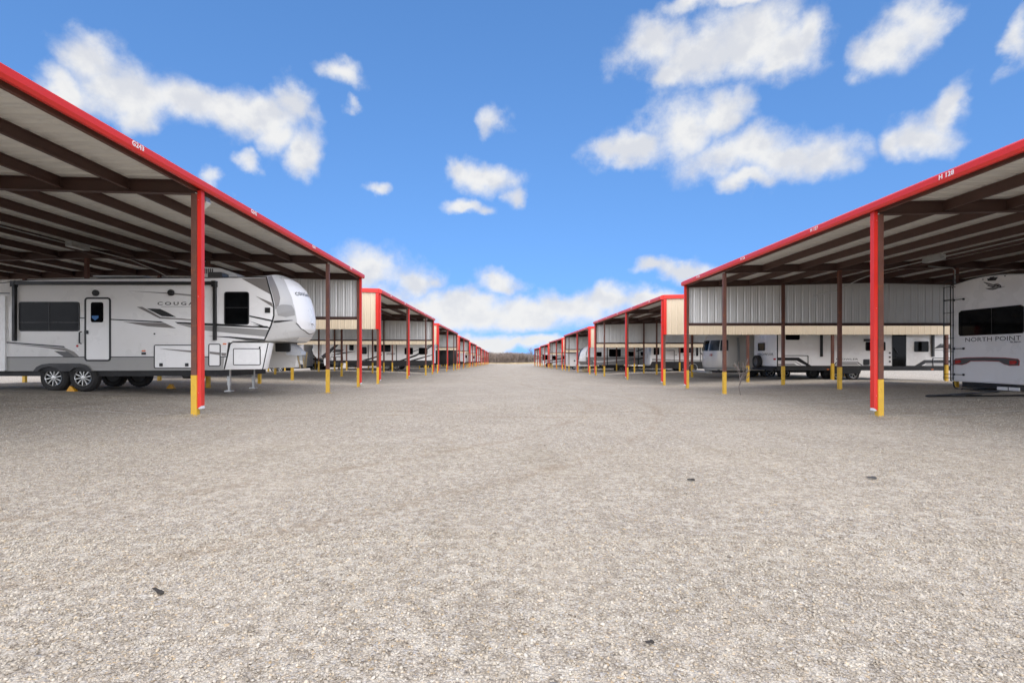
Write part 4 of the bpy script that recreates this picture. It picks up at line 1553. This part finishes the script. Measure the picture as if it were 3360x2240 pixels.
# ---------------------------------------------------------------- big fifth-wheel, third right shed
V = Vehicle('fifth_wheel_trailer', 'white fifth-wheel trailer with black lower skirt behind the second right shed, rear ladder towards lane', 'camper trailer',
            13.4, 46.3, .005873, 9.0, 645)
W = 2.4
V.body(V.poly([(752, 70), (2400, 60), (2470, 120), (2480, 420), (2300, 440), (2200, 600), (735, 545), (720, 520)]), W, 'gel', .03)
V.decal([(745, 490), (1600, 490), (1600, 600), (730, 590), (722, 540)], M['frame'], 'skirt_panel', lay=0)
V.decal([(752, 455), (1600, 462), (1600, 478), (752, 470)], TP)
V.decal([(752, 438), (1140, 455), (752, 446)], BK)
V.decal([(752, 482), (1600, 484), (1600, 490), (752, 490)], BK)
V.window(775, 862, 230, 382, .06)
V.window(1160, 1392, 230, 352, .06, mull=(.5,))
V.window(1525, 1585, 230, 315, .05)
(x0, z1), (x1, z0) = V.p(944, 310), V.p(1097, 492)
obj('slide_trim', ring_mesh(rrect(x0, x1, z0, z1, .02), inset_rr(x0, x1, z0, z1, .02, .045), -.03, .003, M['dgrey'], 'slide_trim'), V.root)
V.hatch(1430, 1465, 230, 400, .03, .02, 'glass', name='door')
V.decal([(1490, 230), (1502, 230), (1502, 490), (1490, 490)], BK)
V.decal([(1490, 350), (1510, 350), (1590, 430), (1590, 446)], BK)
V.text('ALPINE', 1262, 382, .115, 'dgrey', 1.0, 2.6, .001, width=1.80)
for u in (1255, 1385):
    x, _ = V.p(u, 0)
    V.wheel(x, .40, .03, .24, z=.40)
    V.wheel(x, .40, W - .27, .24, z=.40, rim=False)
mb = MB()
pts = [(V.p(u, w)[0], -.03, V.p(u, w)[1]) for u, w in ((1312, 600), (1318, 560), (1340, 528), (1385, 515), (1425, 528), (1445, 560), (1450, 600))]
mb.tube(pts, .02, 6)
obj('wheel_arch', mb.mesh('wheel_arch', M['galv'], True), V.root)
rear_prism([(.5, 1.55), (1.9, 1.55), (1.9, 2.4), (.5, 2.4)], -.03, .05, 'black', 'window')
rear_prism([(.55, 1.6), (1.85, 1.6), (1.85, 2.35), (.55, 2.35)], -.036, .04, 'glass', 'pane')
V.tubes('ladder', [[(-.1, .45, .6), (-.1, .45, 3.2)], [(-.1, .1, .6), (-.1, .1, 3.2)]] + [[(-.1, .1, .75 + .3 * i), (-.1, .45, .75 + .3 * i)] for i in range(8)], .018, 'dgrey')
V.box('bumper', -.16, -.05, .1, W - .1, .45, .57, 'frame')

# ---------------------------------------------------------------- grey and white travel trailer with curved nose, third right shed
V = Vehicle('travel_trailer', 'white over grey travel trailer with curved glossy nose facing the lane', 'camper trailer', 8.0, 53.7, .0068, 10.43, 642)
W = 2.35
px = lambda S_: (S_ - 1654) / 31.2 - 8.0
zl = lambda Sy: (1169 - Sy) / 31.2 + CAMZ - V.zg
V.body([(px(1938), zl(1135)), (px(2150), zl(1138)), (px(2160), zl(1150)), (px(2160), zl(1197)), (px(1932), zl(1197)), (px(1924), zl(1185)), (px(1922), zl(1172)), (px(1928), zl(1150))], W, 'gel', .03)
prof = [(1941, 1133), (1929, 1136), (1918, 1142), (1910, 1151), (1905, 1162), (1902.5, 1172), (1902, 1181), (1904, 1185), (1911, 1197)]
mb = MB()
back = [(1941, 1135), (1935, 1140), (1930, 1148), (1926, 1158), (1923, 1166), (1922, 1173), (1922, 1181), (1925, 1186), (1931, 1197)]
rows = []
for i in range(9):
    row = []
    for j in range(17):
        v = j / 16
        b_ = 1 - abs(2 * v - 1) ** 3.5
        row.append((px(back[i][0]) + (px(prof[i][0]) - px(back[i][0])) * b_ - .02, W * v, zl(prof[i][1])))
    rows += row
nf = [(i * 17 + j, i * 17 + j + 1, (i + 1) * 17 + j + 1, (i + 1) * 17 + j) for i in range(8) for j in range(16)]
mb.add(rows, nf)
mb.m = [1 if f >= 7 * 16 else 0 for f in range(len(nf))]
nc = obj('nose_cap', mb.mesh('nose_cap', [M['gel2'], M['taupe']], True), V.root)
mb = MB()
g = [Vector(rows[i * 17 + j]) + Vector((-.03, 0, .02)) for i in range(2, 7) for j in range(4, 13)]
mb.add(g, [(i * 9 + j, i * 9 + j + 1, (i + 1) * 9 + j + 1, (i + 1) * 9 + j) for i in range(4) for j in range(8)])
obj('nose_window', mb.mesh('nose_window', M['glass2'], True), nc)
D = lambda pts, m_, **k_: V.decal([((px(a) + 8.0 - 10.43) / .0068, 642 - zl(b) / .0068) for a, b in pts], M[m_], **k_)
D([(1922, 1172), (2160, 1172), (2160, 1197), (1932, 1197), (1924, 1185)], 'grey', name='lower_panel', lay=0)
D([(1922, 1171.5), (2160, 1171.5), (2160, 1173), (1922, 1173)], 'black')
D([(1950, 1167), (2160, 1167), (2160, 1168), (1950, 1168)], 'black')
D([(1945, 1183), (1980, 1183), (2040, 1178), (2060, 1180), (1985, 1187), (1950, 1190)], 'gel2')
D([(2040, 1181), (2095, 1176), (2110, 1171), (2110, 1175), (2095, 1180)], 'black')
for S_ in (1991, 2093):
    D([(S_, 1140), (S_ + 3, 1140), (S_ + 3, 1197), (S_, 1197)], 'black')
D([(2085, 1152), (2110, 1142), (2110, 1146), (2090, 1154)], 'black')
def Wn(a, b, c, d, **k_):
    return V.window((px(a) + 2.43 * -1 + 0.0) / .0068, (px(b) - 2.43) / .0068, 642 - zl(c) / .0068, 642 - zl(d) / .0068, **k_)
Wn(1954, 1974, 1154.5, 1169.5, r=.08)
Wn(1998, 2037, 1145, 1170, r=.08)
Wn(2061, 2080, 1153, 1169, r=.06)
Wn(2102, 2111, 1154, 1166, r=.05)
D([(2060, 1147), (2080, 1147), (2080, 1149.5), (2060, 1149.5)], 'dgrey', name='lettering_panel')
for a in (1924.5, 1934.5):
    (x0, x1) = (px(a), px(a + 9))
    obj('grab_frame', ring_mesh(rrect(x0, x1, zl(1194), zl(1182), .07), inset_rr(x0, x1, zl(1194), zl(1182), .07, .035), -.04, .003, M['black'], 'grab_frame'), V.root)
V.box('chassis', .1, px(2158), .1, W - .1, .42, .62, 'frame')
for S_ in (2040, 2062):
    V.wheel(px(S_), .34, .03, .2, z=.34, spokes=6)
    V.wheel(px(S_), .34, W - .24, .2, z=.34, rim=False)
mb = MB()
mb.prism([(.6, .5), (-.55, .5), (-.55, .42), (.6, .42)], 'y', 1.1, 1.25)
mb.box(-.3, -.2, 1.1, 1.2, .1, .8)
mb.prism([(-.15, .0), (-.35, .0), (-.1, .4), (.0, .4)], 'y', 1.05, 1.25)
obj('tow_tongue', mb.mesh('tow_tongue', M['galv']), V.root)


# ---------------------------------------------------------------- long fifth-wheel, third left shed
V = Vehicle('fifth_wheel_trailer', 'long white fifth-wheel trailer with black swooshes seen side-on beyond the second left shed', 'camper trailer',
            -14.0, 46.0, .007008, -22.36, 530)
W = 2.45
V.body(V.poly([(745, 210), (760, 60), (800, 20), (2230, 20), (2262, 60), (2262, 408), (890, 408), (880, 378), (780, 372), (738, 330), (720, 270)]), W, 'gel', .05)
V.decal([(890, 404), (2262, 404), (2262, 470), (1900, 478), (1300, 478), (1250, 440), (890, 430)], M['frame'], 'skirt_panel', lay=0)
V.decal([(890, 352), (930, 352), (920, 470), (880, 470), (870, 400)], M['gel'], 'front_compartment', lay=1)
for a in ((1200, 1257, 150, 276), (1362, 1425, 230, 322), (1520, 1732, 180, 293), (1910, 2020, 240, 328), (2092, 2205, 240, 328)):
    V.window(*a, r=.1)
for u in (835, 1443, 1808):
    V.decal([(u - 5, 60), (u + 5, 60), (u + 5, 404), (u - 5, 404)], BK)
V.decal([(840, 348), (960, 250), (1070, 160), (1110, 160), (975, 290), (900, 370), (860, 380)], BK)
V.decal([(1120, 300), (1290, 285), (1200, 305), (1050, 330), (960, 332)], BK)
V.decal([(980, 300), (1010, 262), (1130, 262), (1100, 300)], DG)
V.decal([(1370, 395), (1500, 365), (1620, 325), (1620, 336), (1500, 385), (1420, 404)], BK)
V.decal([(1840, 406), (2050, 330), (2150, 280), (2262, 205), (2262, 225), (2170, 285), (2060, 350), (1900, 406)], BK)
V.decal([(1980, 404), (2120, 365), (2262, 330), (2262, 340), (2130, 380), (2050, 404)], BK)
V.decal([(2020, 285), (2090, 262), (2090, 270), (2020, 295)], BK)
V.decal([(2200, 220), (2262, 195), (2262, 205), (2200, 236)], BK)
for a in ((960, 1002, 352, 438), (1025, 1118, 352, 438)):
    (x0, z1), (x1, z0) = V.p(a[0], a[2]), V.p(a[1], a[3])
    obj('hatch_frame', ring_mesh(rrect(x0, x1, z0, z1, .1), inset_rr(x0, x1, z0, z1, .1, .045), -.03, .003, M['black'], 'hatch_frame'), V.root)
V.text('SPRINTER', 1735, 321, .15, 'dgrey', 1.0, 1.0, .002, width=.8)
for u in (1680, 1800):
    x, _ = V.p(u, 0)
    V.wheel(x, .41, .02, .24, z=.41)
    V.wheel(x, .41, W - .26, .24, z=.41, rim=False)
xr = V.p(2262, 0)[0]
# rear wall facing the lane
mb = MB(); mb.prism([(.08, .62), (W - .08, .62), (W - .08, 3.3), (.08, 3.3)], 'x', xr - .01, xr + .012)
rw = obj('rear_wall', mb.mesh('rear_wall', M['gel2']), V.root)
oval = [(W / 2 + .62 * math.cos(R(a)), 2.15 + .55 * math.sin(R(a)) * (1 if math.sin(R(a)) > 0 else 1.3)) for a in range(0, 360, 20)]
mb = MB(); mb.prism(oval, 'x', xr + .012, xr + .018)
obj('emblem', mb.mesh('emblem', M['grey']), rw)
mb = MB(); mb.prism([((y - W / 2) * .72 + W / 2, (z - 2.1) * .8 + 2.1) for y, z in oval], 'x', xr + .018, xr + .024)
obj('emblem', mb.mesh('emblem', M['gel2']), rw)
mb = MB(); mb.prism([(W / 2 - .3, 1.8), (W / 2 + .3, 1.8), (W / 2 + .36, 2.3), (W / 2, 2.55), (W / 2 - .36, 2.3)], 'x', xr + .024, xr + .03)
obj('emblem', mb.mesh('emblem', M['dgrey']), rw)
V.tubes('ladder', [[(xr + .12, .25, .7), (xr + .12, .25, 3.2)], [(xr + .12, .6, .7), (xr + .12, .6, 3.2)]] + [[(xr + .12, .25, .8 + .32 * i), (xr + .12, .6, .8 + .32 * i)] for i in range(7)], .018, 'galv')
xn = V.p(1160, 0)[0]
V.box('generator', xn, xn + .75, .15, 1.2, .25, 1.15, 'frame')
V.box('landing_leg', V.p(1050, 0)[0], V.p(1050, 0)[0] + .1, .2, .3, .0, .9, 'frame')


# ---------------------------------------------------------------- plainer vehicles farther off
def plain_trailer(name, label, x0, x1, yn, h, W, mat='gel', stripes=(), wins=(), skirt='frame', wx=(.5, .6), zb=.55, cat='camper trailer', rnd=.12, rim=True, group=None):
    V = Vehicle(name, label, cat, x0, yn, 1.0, x0, 0.0, group)
    L = x1 - x0
    V.body([(0, zb), (0, h - rnd), (rnd, h), (L - rnd, h), (L, h - rnd), (L, zb)], W, mat, .05, seg=2)
    V.box('chassis', .05, L - .05, .1, W - .1, zb - .18, zb + .01, 'frame')
    if skirt:
        V.box('skirt_panel', .1, L - .1, -.006, .05, zb - .1, zb + .22, skirt)
    for a, b, c, d in wins:
        V.window(a * L, b * L, -d, -c, r=.08)
    for pts, m_ in stripes:
        V.decal([(u * L, -w) for u, w in pts], M[m_])
    for f in wx:
        V.wheel(f * L, .37, .03, .22, z=.37, rim=rim, spokes=6)
        V.wheel(f * L, .37, W - .25, .22, z=.37, rim=False)
    mb = MB(); mb.prism([(-.9, .5), (.3, .55), (.3, .45), (-.9, .42)], 'y', W / 2 - .1, W / 2 + .1)
    obj('tow_tongue', mb.mesh('tow_tongue', M['frame']), V.root)
    return V


SW = [([(0.0, 1.5), (.45, 1.2), (.9, .8), (.97, .8), (.5, 1.35), (0, 1.68)], 'black'), ([(.05, 1.1), (.5, .9), (.8, .82), (.4, 1.02), (0, 1.2)], 'grey')]
WN = [(.12, .24, 1.6, 2.25), (.40, .62, 1.55, 2.3), (.74, .86, 1.6, 2.25)]
plain_trailer('travel_trailer', 'white travel trailer with grey stripes half hidden by the nearest trailer\'s hitch', -25.5, -19.6, 50.0, 3.1, 2.4, stripes=SW, wins=WN)
plain_trailer('travel_trailer', 'pale grey travel trailer glimpsed left of the long black-swoosh fifth-wheel', -22.5, -17.6, 53.6, 3.0, 2.4, 'cap', stripes=SW, wins=WN)
plain_trailer('cargo_trailer', 'black enclosed cargo trailer parked in the fourth left shed', -15.5, -6.7, 70.8, 2.75, 2.4, 'black', (), (), None, (.45, .55), cat='cargo trailer', rim=False)
plain_trailer('travel_trailer', 'white travel trailer in the fifth left shed with black diagonal stripes', -15.0, -7.2, 92.5, 3.1, 2.4, stripes=SW, wins=WN)
plain_trailer('travel_trailer', 'white travel trailer in the sixth left shed with small square windows', -15.5, -7.0, 113.5, 3.1, 2.4, wins=[(.2, .3, 1.6, 2.2), (.5, .6, 1.6, 2.2), (.75, .85, 1.6, 2.2)])
plain_trailer('travel_trailer', 'far white travel trailer in the seventh left shed', -14.5, -6.9, 137.0, 3.1, 2.4, stripes=SW, wins=WN)
plain_trailer('travel_trailer', 'farthest white travel trailer in the eighth left shed', -14.5, -7.1, 160.0, 3.1, 2.4, stripes=SW, wins=WN)
V = plain_trailer('cargo_trailer', 'small white enclosed cargo trailer near the posts of the fourth right shed', 8.35, 12.6, 67.9, 2.25, 1.9, 'gel2', (), (), None, (.30,), zb=.5, cat='cargo trailer', rim=False)
V.decal([(.9, -1.25), (1.0, -1.35), (1.12, -1.30), (1.15, -1.18), (1.02, -1.12), (.92, -1.16)], DG, 'emblem')
V.decal([(.02, -2.2), (.07, -2.2), (.07, -.55), (.02, -.55)], M['galv'], 'corner_trim')
plain_trailer('travel_trailer', 'white travel trailer parked behind the small white cargo trailer', 10.5, 17.0, 72.0, 2.9, 2.4, stripes=SW, wins=WN)
# motorhome
V = Vehicle('motorhome', 'white motorhome with black swooshes and dark windscreen in the fifth right shed', 'motorhome', 7.9, 102.5, 1.0, 7.9, 0.0)
V.body([(0, .45), (0, 1.3), (.12, 2.5), (.35, 3.0), (7.2, 3.05), (7.3, 2.9), (7.3, .45)], 2.45, 'gel', .06)
V.decal([(0.0, -1.35), (1.1, -1.5), (1.1, -2.5), (.1, -2.5)], M['glass'], 'side_glass')
for a in ((1.8, 2.8, -2.3, -1.6), (3.6, 4.8, -2.3, -1.6)):
    V.window(*a, r=.06)
V.decal([(.1, -1.15), (2.4, -1.65), (7.2, -2.45), (7.2, -2.3), (2.5, -1.45), (.1, -.95)], BK)
V.decal([(1.0, -.95), (4, -1.35), (7.2, -1.8), (7.2, -1.7), (4, -1.2), (1.6, -.85)], DG)
V.decal([(2.5, -.75), (5, -1.0), (7.2, -1.3), (7.2, -1.2), (5, -.9)], TP)
mb = MB(); mb.prism([(.25, 1.4), (2.2, 1.4), (2.2, 2.55), (.25, 2.55)], 'x', -.02, .25)
obj('windscreen', mb.mesh('windscreen', M['glass']), V.root)
for xx in (1.05, 5.2):
    V.wheel(xx, .48, .0, .27, z=.48, spokes=8)
    V.wheel(xx, .48, 2.18, .27, z=.48, rim=False)
    V.decal([(xx - .62, -.45), (xx - .5, -.85), (xx, -1.06), (xx + .5, -.85), (xx + .62, -.45)], M['frame'], 'wheel_arch', lay=0)
plain_trailer('travel_trailer', 'far white travel trailer in the sixth right shed', 9.5, 17, 113.0, 3.0, 2.4, stripes=SW, wins=WN)

# ------------------------------------------------------------------ thicket, bare trees and dry grass at the end of the lane
M['bark'] = paint('winter_twigs', (.29, .235, .195), .9, .45, .8)
M['bark2'] = paint('bare_tree_bark', (.20, .17, .15), .9, .3, 1.0)
M['straw'] = paint('dry_grass', (.46, .36, .20), .9, .3, .5)
M['dirt'] = paint('pale_dirt', (.56, .49, .38), .95, .12, .2)


def stick(V_, F_, a, b, ra, rb, r):
    d = (b - a)
    if d.length < 1e-4:
        return
    u = d.cross(Vector((r.uniform(-1, 1), r.uniform(-1, 1), .3))).normalized()
    w = d.normalized().cross(u)
    o = len(V_)
    for c, q in ((a, ra), (b, rb)):
        for k in range(3):
            an = 2.0944 * k
            V_.append(tuple(c + (u * math.cos(an) + w * math.sin(an)) * q))
    F_ += [(o, o + 1, o + 4, o + 3), (o + 1, o + 2, o + 5, o + 4), (o + 2, o, o + 3, o + 5)]


def branch(V_, F_, p, d, L, rad, depth, r, spread=.7, kids=(2, 4)):
    """a tapering limb of short crooked pieces that forks"""
    n = 3
    for i in range(n):
        d = (d + Vector((r.uniform(-.16, .16), r.uniform(-.16, .16), r.uniform(-.02, .14)))).normalized()
        q = p + d * (L / n)
        stick(V_, F_, p, q, rad * (1 - .22 * i), rad * (1 - .22 * (i + 1)), r)
        if depth and i > 0:
            for _ in range(r.randint(*kids) // 2 + (1 if i == n - 1 else 0)):
                nd = (d + Vector((r.gauss(0, spread), r.gauss(0, spread), r.uniform(-.1, .5)))).normalized()
                branch(V_, F_, q, nd, L * r.uniform(.5, .75), max(rad * .5, .018), depth - 1, r, spread, kids)
        p = q


r_ = random.Random(11)
Vt, Ft = [], []
for i in range(330):
    x = r_.uniform(-70, 60) if i > 190 else r_.uniform(-14, 14.5)
    y = 254 + abs(r_.gauss(0, 5)) + (3 if x < -14 or x > 15 else 0)
    h = r_.uniform(3.9, 5.5) * (.95 + .05 * math.sin(x * .5) + .05 * math.sin(x * 1.7)) * (1 if x < 11 else .8)
    b = Vector((x, y, ground(x, y) - .1))
    for _ in range(17):
        a = r_.uniform(0, 6.283)
        lean = abs(r_.gauss(0, .34))
        d = Vector((math.cos(a) * lean, math.sin(a) * lean, 1)).normalized()
        m_ = b + Vector((math.cos(a), math.sin(a), 0)) * r_.uniform(0, .7)
        p1 = m_ + d * h * r_.uniform(.35, .6)
        stick(Vt, Ft, m_, p1, .055, .045, r_)
        for _ in range(4):
            d2 = (d + Vector((r_.gauss(0, .32), r_.gauss(0, .32), r_.uniform(0, .4)))).normalized()
            p2 = p1 + d2 * h * r_.uniform(.2, .45)
            stick(Vt, Ft, p1, p2, .045, .03, r_)
            for _ in range(3):
                d3 = (d2 + Vector((r_.gauss(0, .5), r_.gauss(0, .5), r_.uniform(-.2, .3)))).normalized()
                stick(Vt, Ft, p2, p2 + d3 * r_.uniform(.5, 1.1), .04, .025, r_)
me = bpy.data.meshes.new('thicket')
me.from_pydata(Vt, [], Ft)
me.materials.append(M['bark'])
o = obj('thicket', me)
o['kind'] = 'stuff'
o['label'] = 'leafless brown thicket across the far end of the gravel lane'
o['category'] = 'thicket'

for x, y, h, sd_, lab in ((12.0, 246, 5.4, 3, 'bare crooked tree just left of the last right shed'), (15.2, 250, 6.8, 8, 'taller bare tree partly behind the last right shed')):
    rr = random.Random(sd_)
    t0 = thing('bare_tree', lab, 'tree', (x, y, ground(x, y)), 0, 'bare trees at the far end')
    Vb, Fb = [], []
    p, d = Vector((0, 0, -.1)), Vector((.05, 0, 1))
    pts = [p]
    for i in range(4):
        d = (d + Vector((rr.uniform(-.12, .12), rr.uniform(-.12, .12), .1))).normalized()
        pts.append(pts[-1] + d * h * .12)
    mb = MB()
    mb.tube(pts, [.2, .17, .15, .13, .11], 7)
    obj('trunk', mb.mesh('trunk', M['bark2'], True), t0)
    for i in range(2, 5):
        for _ in range(3):
            nd = Vector((rr.gauss(0, .6), rr.gauss(0, .5), rr.uniform(.4, 1))).normalized()
            branch(Vb, Fb, pts[i], nd, h * .34, .10, 3, rr)
    me = bpy.data.meshes.new('crown')
    me.from_pydata(Vb, [], Fb)
    me.materials.append(M['bark2'])
    obj('crown', me, t0)

Vg, Fg = [], []
for i in range(5200):
    x = r_.uniform(-60, 60) if i > 3300 else r_.uniform(-14, 17)
    y = r_.uniform(240, 256)
    h = r_.uniform(.2, .6) * (1.0 if x > 3 else .6)
    b = Vector((x, y, ground(x, y)))
    q = Vector((x + r_.gauss(0, .15), y + r_.gauss(0, .1), b.z + h))
    w = r_.uniform(.05, .14)
    o_ = len(Vg)
    Vg += [(b.x - w, b.y, b.z), (b.x + w, b.y + .03, b.z), tuple(q)]
    Fg += [(o_, o_ + 1, o_ + 2)]
me = bpy.data.meshes.new('dry_grass')
me.from_pydata(Vg, [], Fg)
me.materials.append(M['straw'])
o = obj('dry_grass', me)
o['kind'] = 'stuff'
o['label'] = 'strip of dry straw-coloured grass in front of the thicket'
o['category'] = 'grass'
# bare pale verge where the gravel ends
mb = MB()
n = 60
for i in range(n):
    x0, x1 = -60 + 2 * i, -58 + 2 * i
    ya0, ya1 = 222 + 2.5 * math.sin(x0 * .5), 222 + 2.5 * math.sin(x1 * .5)
    yb0, yb1 = 244 + 2 * math.sin(x0 * .31 + 1), 244 + 2 * math.sin(x1 * .31 + 1)
    ca = [(x0, ya0), (x1, ya1), (x1, 239.9), (x0, 239.9)]
    cb = [(x0, 239.9), (x1, 239.9), (x1, yb1), (x0, yb0)]
    for c_ in (ca, cb):
        mb.add([(x, y, ground(x, y) + .03) for x, y in c_], [(0, 1, 2, 3)])
o = obj('dirt_path', mb.mesh('dirt_path', M['dirt']))
o['kind'] = 'structure'

# ------------------------------------------------------------------ faint bay lines on the ground under the nearest sheds
M['line'] = paint('worn_white_line', (.60, .57, .52), .9, .2, 3, dirt=((.40, .35, .28), .95))
for side, y0 in (('left', 2.42), ('right', 3.09)):
    sg, X0 = (-1, XL) if side == 'left' else (1, XR)
    for i in (2, 3, 4):
        yl = y0 + BAY * i
        mb = MB()
        N = 50
        rl = random.Random(i)
        for j in range(N):
            if rl.random() < .22:
                continue
            a, b = .5 + 12.5 * j / N, .5 + 12.5 * (j + 1) / N
            w = .014 + .012 * rl.random()
            off_ = .02 * math.sin(j * .4)
            q = [(X0 + sg * a, yl - w + off_), (X0 + sg * b, yl - w + off_), (X0 + sg * b, yl + w + off_), (X0 + sg * a, yl + w + off_)]
            mb.add([(x, y, ground(x, y) + relief(x, y) + .022) for x, y in q], [(0, 1, 2, 3)])
        o = obj('bay_line', mb.mesh('bay_line', M['line'], fix=False))
        o['kind'] = 'structure'

# ------------------------------------------------------------------ small things on the ground
M['scrap'] = paint('dark_grey_brown_rubber', (.035, .030, .025), .7, .2, 9)

def gz(x, y):
    return ground(x, y) + relief(x, y)


# hose below the ladder trailer
mb = MB()
hx, hy = 14.95, 17.0
pts = [(hx, hy, .20), (hx - .03, hy - .1, .02), (hx - .18, hy - .5, -.04)]
cur = [Vector(p) for p in pts]
path = [(hx - .2, hy - .6), (hx - .35, hy - 1.2), (hx - .3, hy - 1.9), (13.2, 14.6), (12.2, 14.2), (11.6, 14.0), (11.5, 13.8), (11.9, 13.7), (12.6, 13.8), (13.0, 13.9), (12.9, 14.1), (12.5, 14.05), (12.3, 13.85), (12.8, 13.65), (13.6, 13.5), (14.6, 13.3), (15.6, 12.9), (16.4, 12.7)]
raw = cur + [Vector((x, y, gz(x, y) + .035)) for x, y in path]
sm = []
for i in range(len(raw) - 1):                                   # Catmull-Rom
    p0, p1, p2, p3 = raw[max(i - 1, 0)], raw[i], raw[i + 1], raw[min(i + 2, len(raw) - 1)]
    for k in range(6):
        t = k / 6
        sm.append(.5 * ((2 * p1) + (p2 - p0) * t + (2 * p0 - 5 * p1 + 4 * p2 - p3) * t * t + (3 * p1 - p0 - 3 * p2 + p3) * t ** 3))
mb.tube(sm, .022, 8)
tag(obj('hose', mb.mesh('hose', M['black'], True)), 'black hose hanging from the rear trailer and coiled on the gravel', 'hose')


def chock(x, y, rz, lab):
    mb = MB()
    mb.prism([(-.11, 0), (.11, 0), (.09, .05), (.02, .13), (-.03, .13)], 'y', -.06, .06)
    mb.box(-.115, .115, -.065, .065, -.01, .012)
    mb.box(-.02, .01, -.062, .062, .125, .14)
    o = obj('wheel_chock', mb.mesh('wheel_chock', M['chock']), None, (x, y, gz(x, y) + .005), (0, 0, rz))
    return tag(o, lab, 'wheel chock', 'yellow wheel chocks')


chock(-11.93, 14.1, 0, 'yellow wheel chock between the near tyres of the grey-graphic fifth-wheel')
chock(-10.6, 16.25, R(180), 'yellow wheel chock behind the far tyre of the grey-graphic fifth-wheel')


def scrap(x, y, L, w, h, rz, lab, mat='black', tilt=0.05):
    """short broken length of strap with a slotted, thicker end"""
    mb = MB()
    mb.prism([(-L / 2, 0), (L * .1, -.002), (L * .12, h), (-L / 2, h * .8)], 'y', -w / 2, w / 2)
    mb.prism(rrect(L * .08, L / 2, -.004, h * 1.5, .006), 'y', -w * .62, w * .62)
    mb.box(L * .22, L * .40, -w * .18, w * .18, h * 1.45, h * 1.6)
    o = obj('scrap_piece', mb.mesh('scrap_piece', M[mat]), None, (x, y, gz(x, y) + .012), (0, tilt, rz))
    return tag(o, lab, 'debris')


scrap(-1.62, 2.39, .085, .013, .005, R(-32), 'black rubber scrap lying on the gravel in the left foreground', 'scrap')
scrap(.55, 1.93, .034, .009, .004, R(12), 'small dark brown chip on the foreground gravel near the bottom centre', 'scrap')
scrap(1.72, 4.70, .065, .02, .008, R(5), 'dark twig-like scrap on the gravel right of the lane centre', 'scrap')
scrap(3.44, 4.78, .07, .03, .010, R(-20), 'flat dark scrap on the gravel in front of the right post', 'dgrey')
scrap(1.95, 1.75, .07, .03, .008, R(-30), 'dark bark fragment at the lower right edge', 'scrap')

# dead weed beside the brown post
t0 = thing('dead_weed', 'thin dry dead weed standing beside the brown right post', 'weed', (7.98, 17.2, gz(7.98, 17.2)))
rr = random.Random(5)
Vb, Fb = [], []
branch(Vb, Fb, Vector((0, 0, -.03)), Vector((-.35, -.1, 1)).normalized(), .55, .012, 3, rr, .55, (2, 3))
branch(Vb, Fb, Vector((-.08, 0, .28)), Vector((.5, 0, .8)).normalized(), .35, .009, 2, rr, .5, (2, 3))
v_ = np.array(Vb)
me = bpy.data.meshes.new('stems')
me.from_pydata(Vb, [], Fb)
me.materials.append(M['bark2'])
obj('stems', me, t0)
mb = MB()
for _ in range(40):
    c = Vector(Vb[rr.randrange(len(Vb) // 2, len(Vb))])
    a = Vector((rr.uniform(-1, 1), rr.uniform(-1, 1), rr.uniform(-1, 1))) * .014
    b = Vector((rr.uniform(-1, 1), rr.uniform(-1, 1), rr.uniform(-1, 1))) * .012
    mb.add([c, c + a, c + a + b, c + b], [(0, 1, 2, 3)])
obj('dry_leaves', mb.mesh('dry_leaves', M['straw'], fix=False), t0)


def tumbleweed(x, y, r, lab):
    rr = random.Random(int(x * 10))
    Vb, Fb = [], []
    for _ in range(170):
        a = Vector((rr.gauss(0, 1), rr.gauss(0, 1), rr.gauss(0, .6))).normalized()
        p = a * r * rr.uniform(.1, .6)
        for _ in range(3):
            q = p + (a + Vector((rr.gauss(0, .6), rr.gauss(0, .6), rr.gauss(0, .5)))).normalized() * r * .3
            stick(Vb, Fb, p, q, .009, .006, rr)
            p = q
    me = bpy.data.meshes.new('tumbleweed')
    me.from_pydata([(a, b, max(c * .75, -r * .55)) for a, b, c in Vb], [], Fb)
    me.materials.append(M['straw'])
    tag(obj('tumbleweed', me, None, (x, y, gz(x, y) + r * .5)), lab, 'tumbleweed')


tumbleweed(8.35, 52.0, .48, 'straw-coloured tumbleweed caught between the posts of the third right shed')


# gravel heaped and kicked up round the feet of the nearest posts (post_gravel)
r4 = np.random.default_rng(21)
pv, pf, pt = [], [], []
for (x0, y0, n) in ((XL, 9.74, 420), (XR, 10.41, 420), (XL, 17.06, 260), (XR, 17.73, 260), (XL, 20.6, 200), (XR, 21.3, 200), (XL, 23.9, 160), (XR, 24.5, 160), (11.67, 17.73, 160)):
    for _ in range(n):
        d = abs(r4.normal(0, .2)) + .05
        a = r4.uniform(0, 6.283)
        x, y = x0 + d * math.cos(a), y0 + d * math.sin(a)
        sz = r4.uniform(.010, .028)
        z = gz(x, y) + max(0, .05 - .11 * d) * r4.uniform(.2, 1)
        o_ = len(pv)
        st = OCT * (1 + r4.uniform(-.25, .25, (6, 1))) * sz * np.array([1.2, 1, .7])
        ca, sa = math.cos(a * 3), math.sin(a * 3)
        pv += [(x + q[0] * ca - q[1] * sa, y + q[0] * sa + q[1] * ca, z + q[2]) for q in st]
        pf += [tuple(int(i) + o_ for i in f) for f in OCTF]
        pt += [float(r4.uniform(0, 1))] * 6
me = bpy.data.meshes.new('loose_gravel')
me.from_pydata(pv, [], pf)
at = me.attributes.new('tint', 'FLOAT', 'POINT')
at.data.foreach_set('value', pt)
me.materials.append(M['stones'])
o = obj('loose_gravel', me)
o['kind'] = 'stuff'
o['label'] = 'gravel heaped round the feet of the nearest posts'
o['category'] = 'gravel'
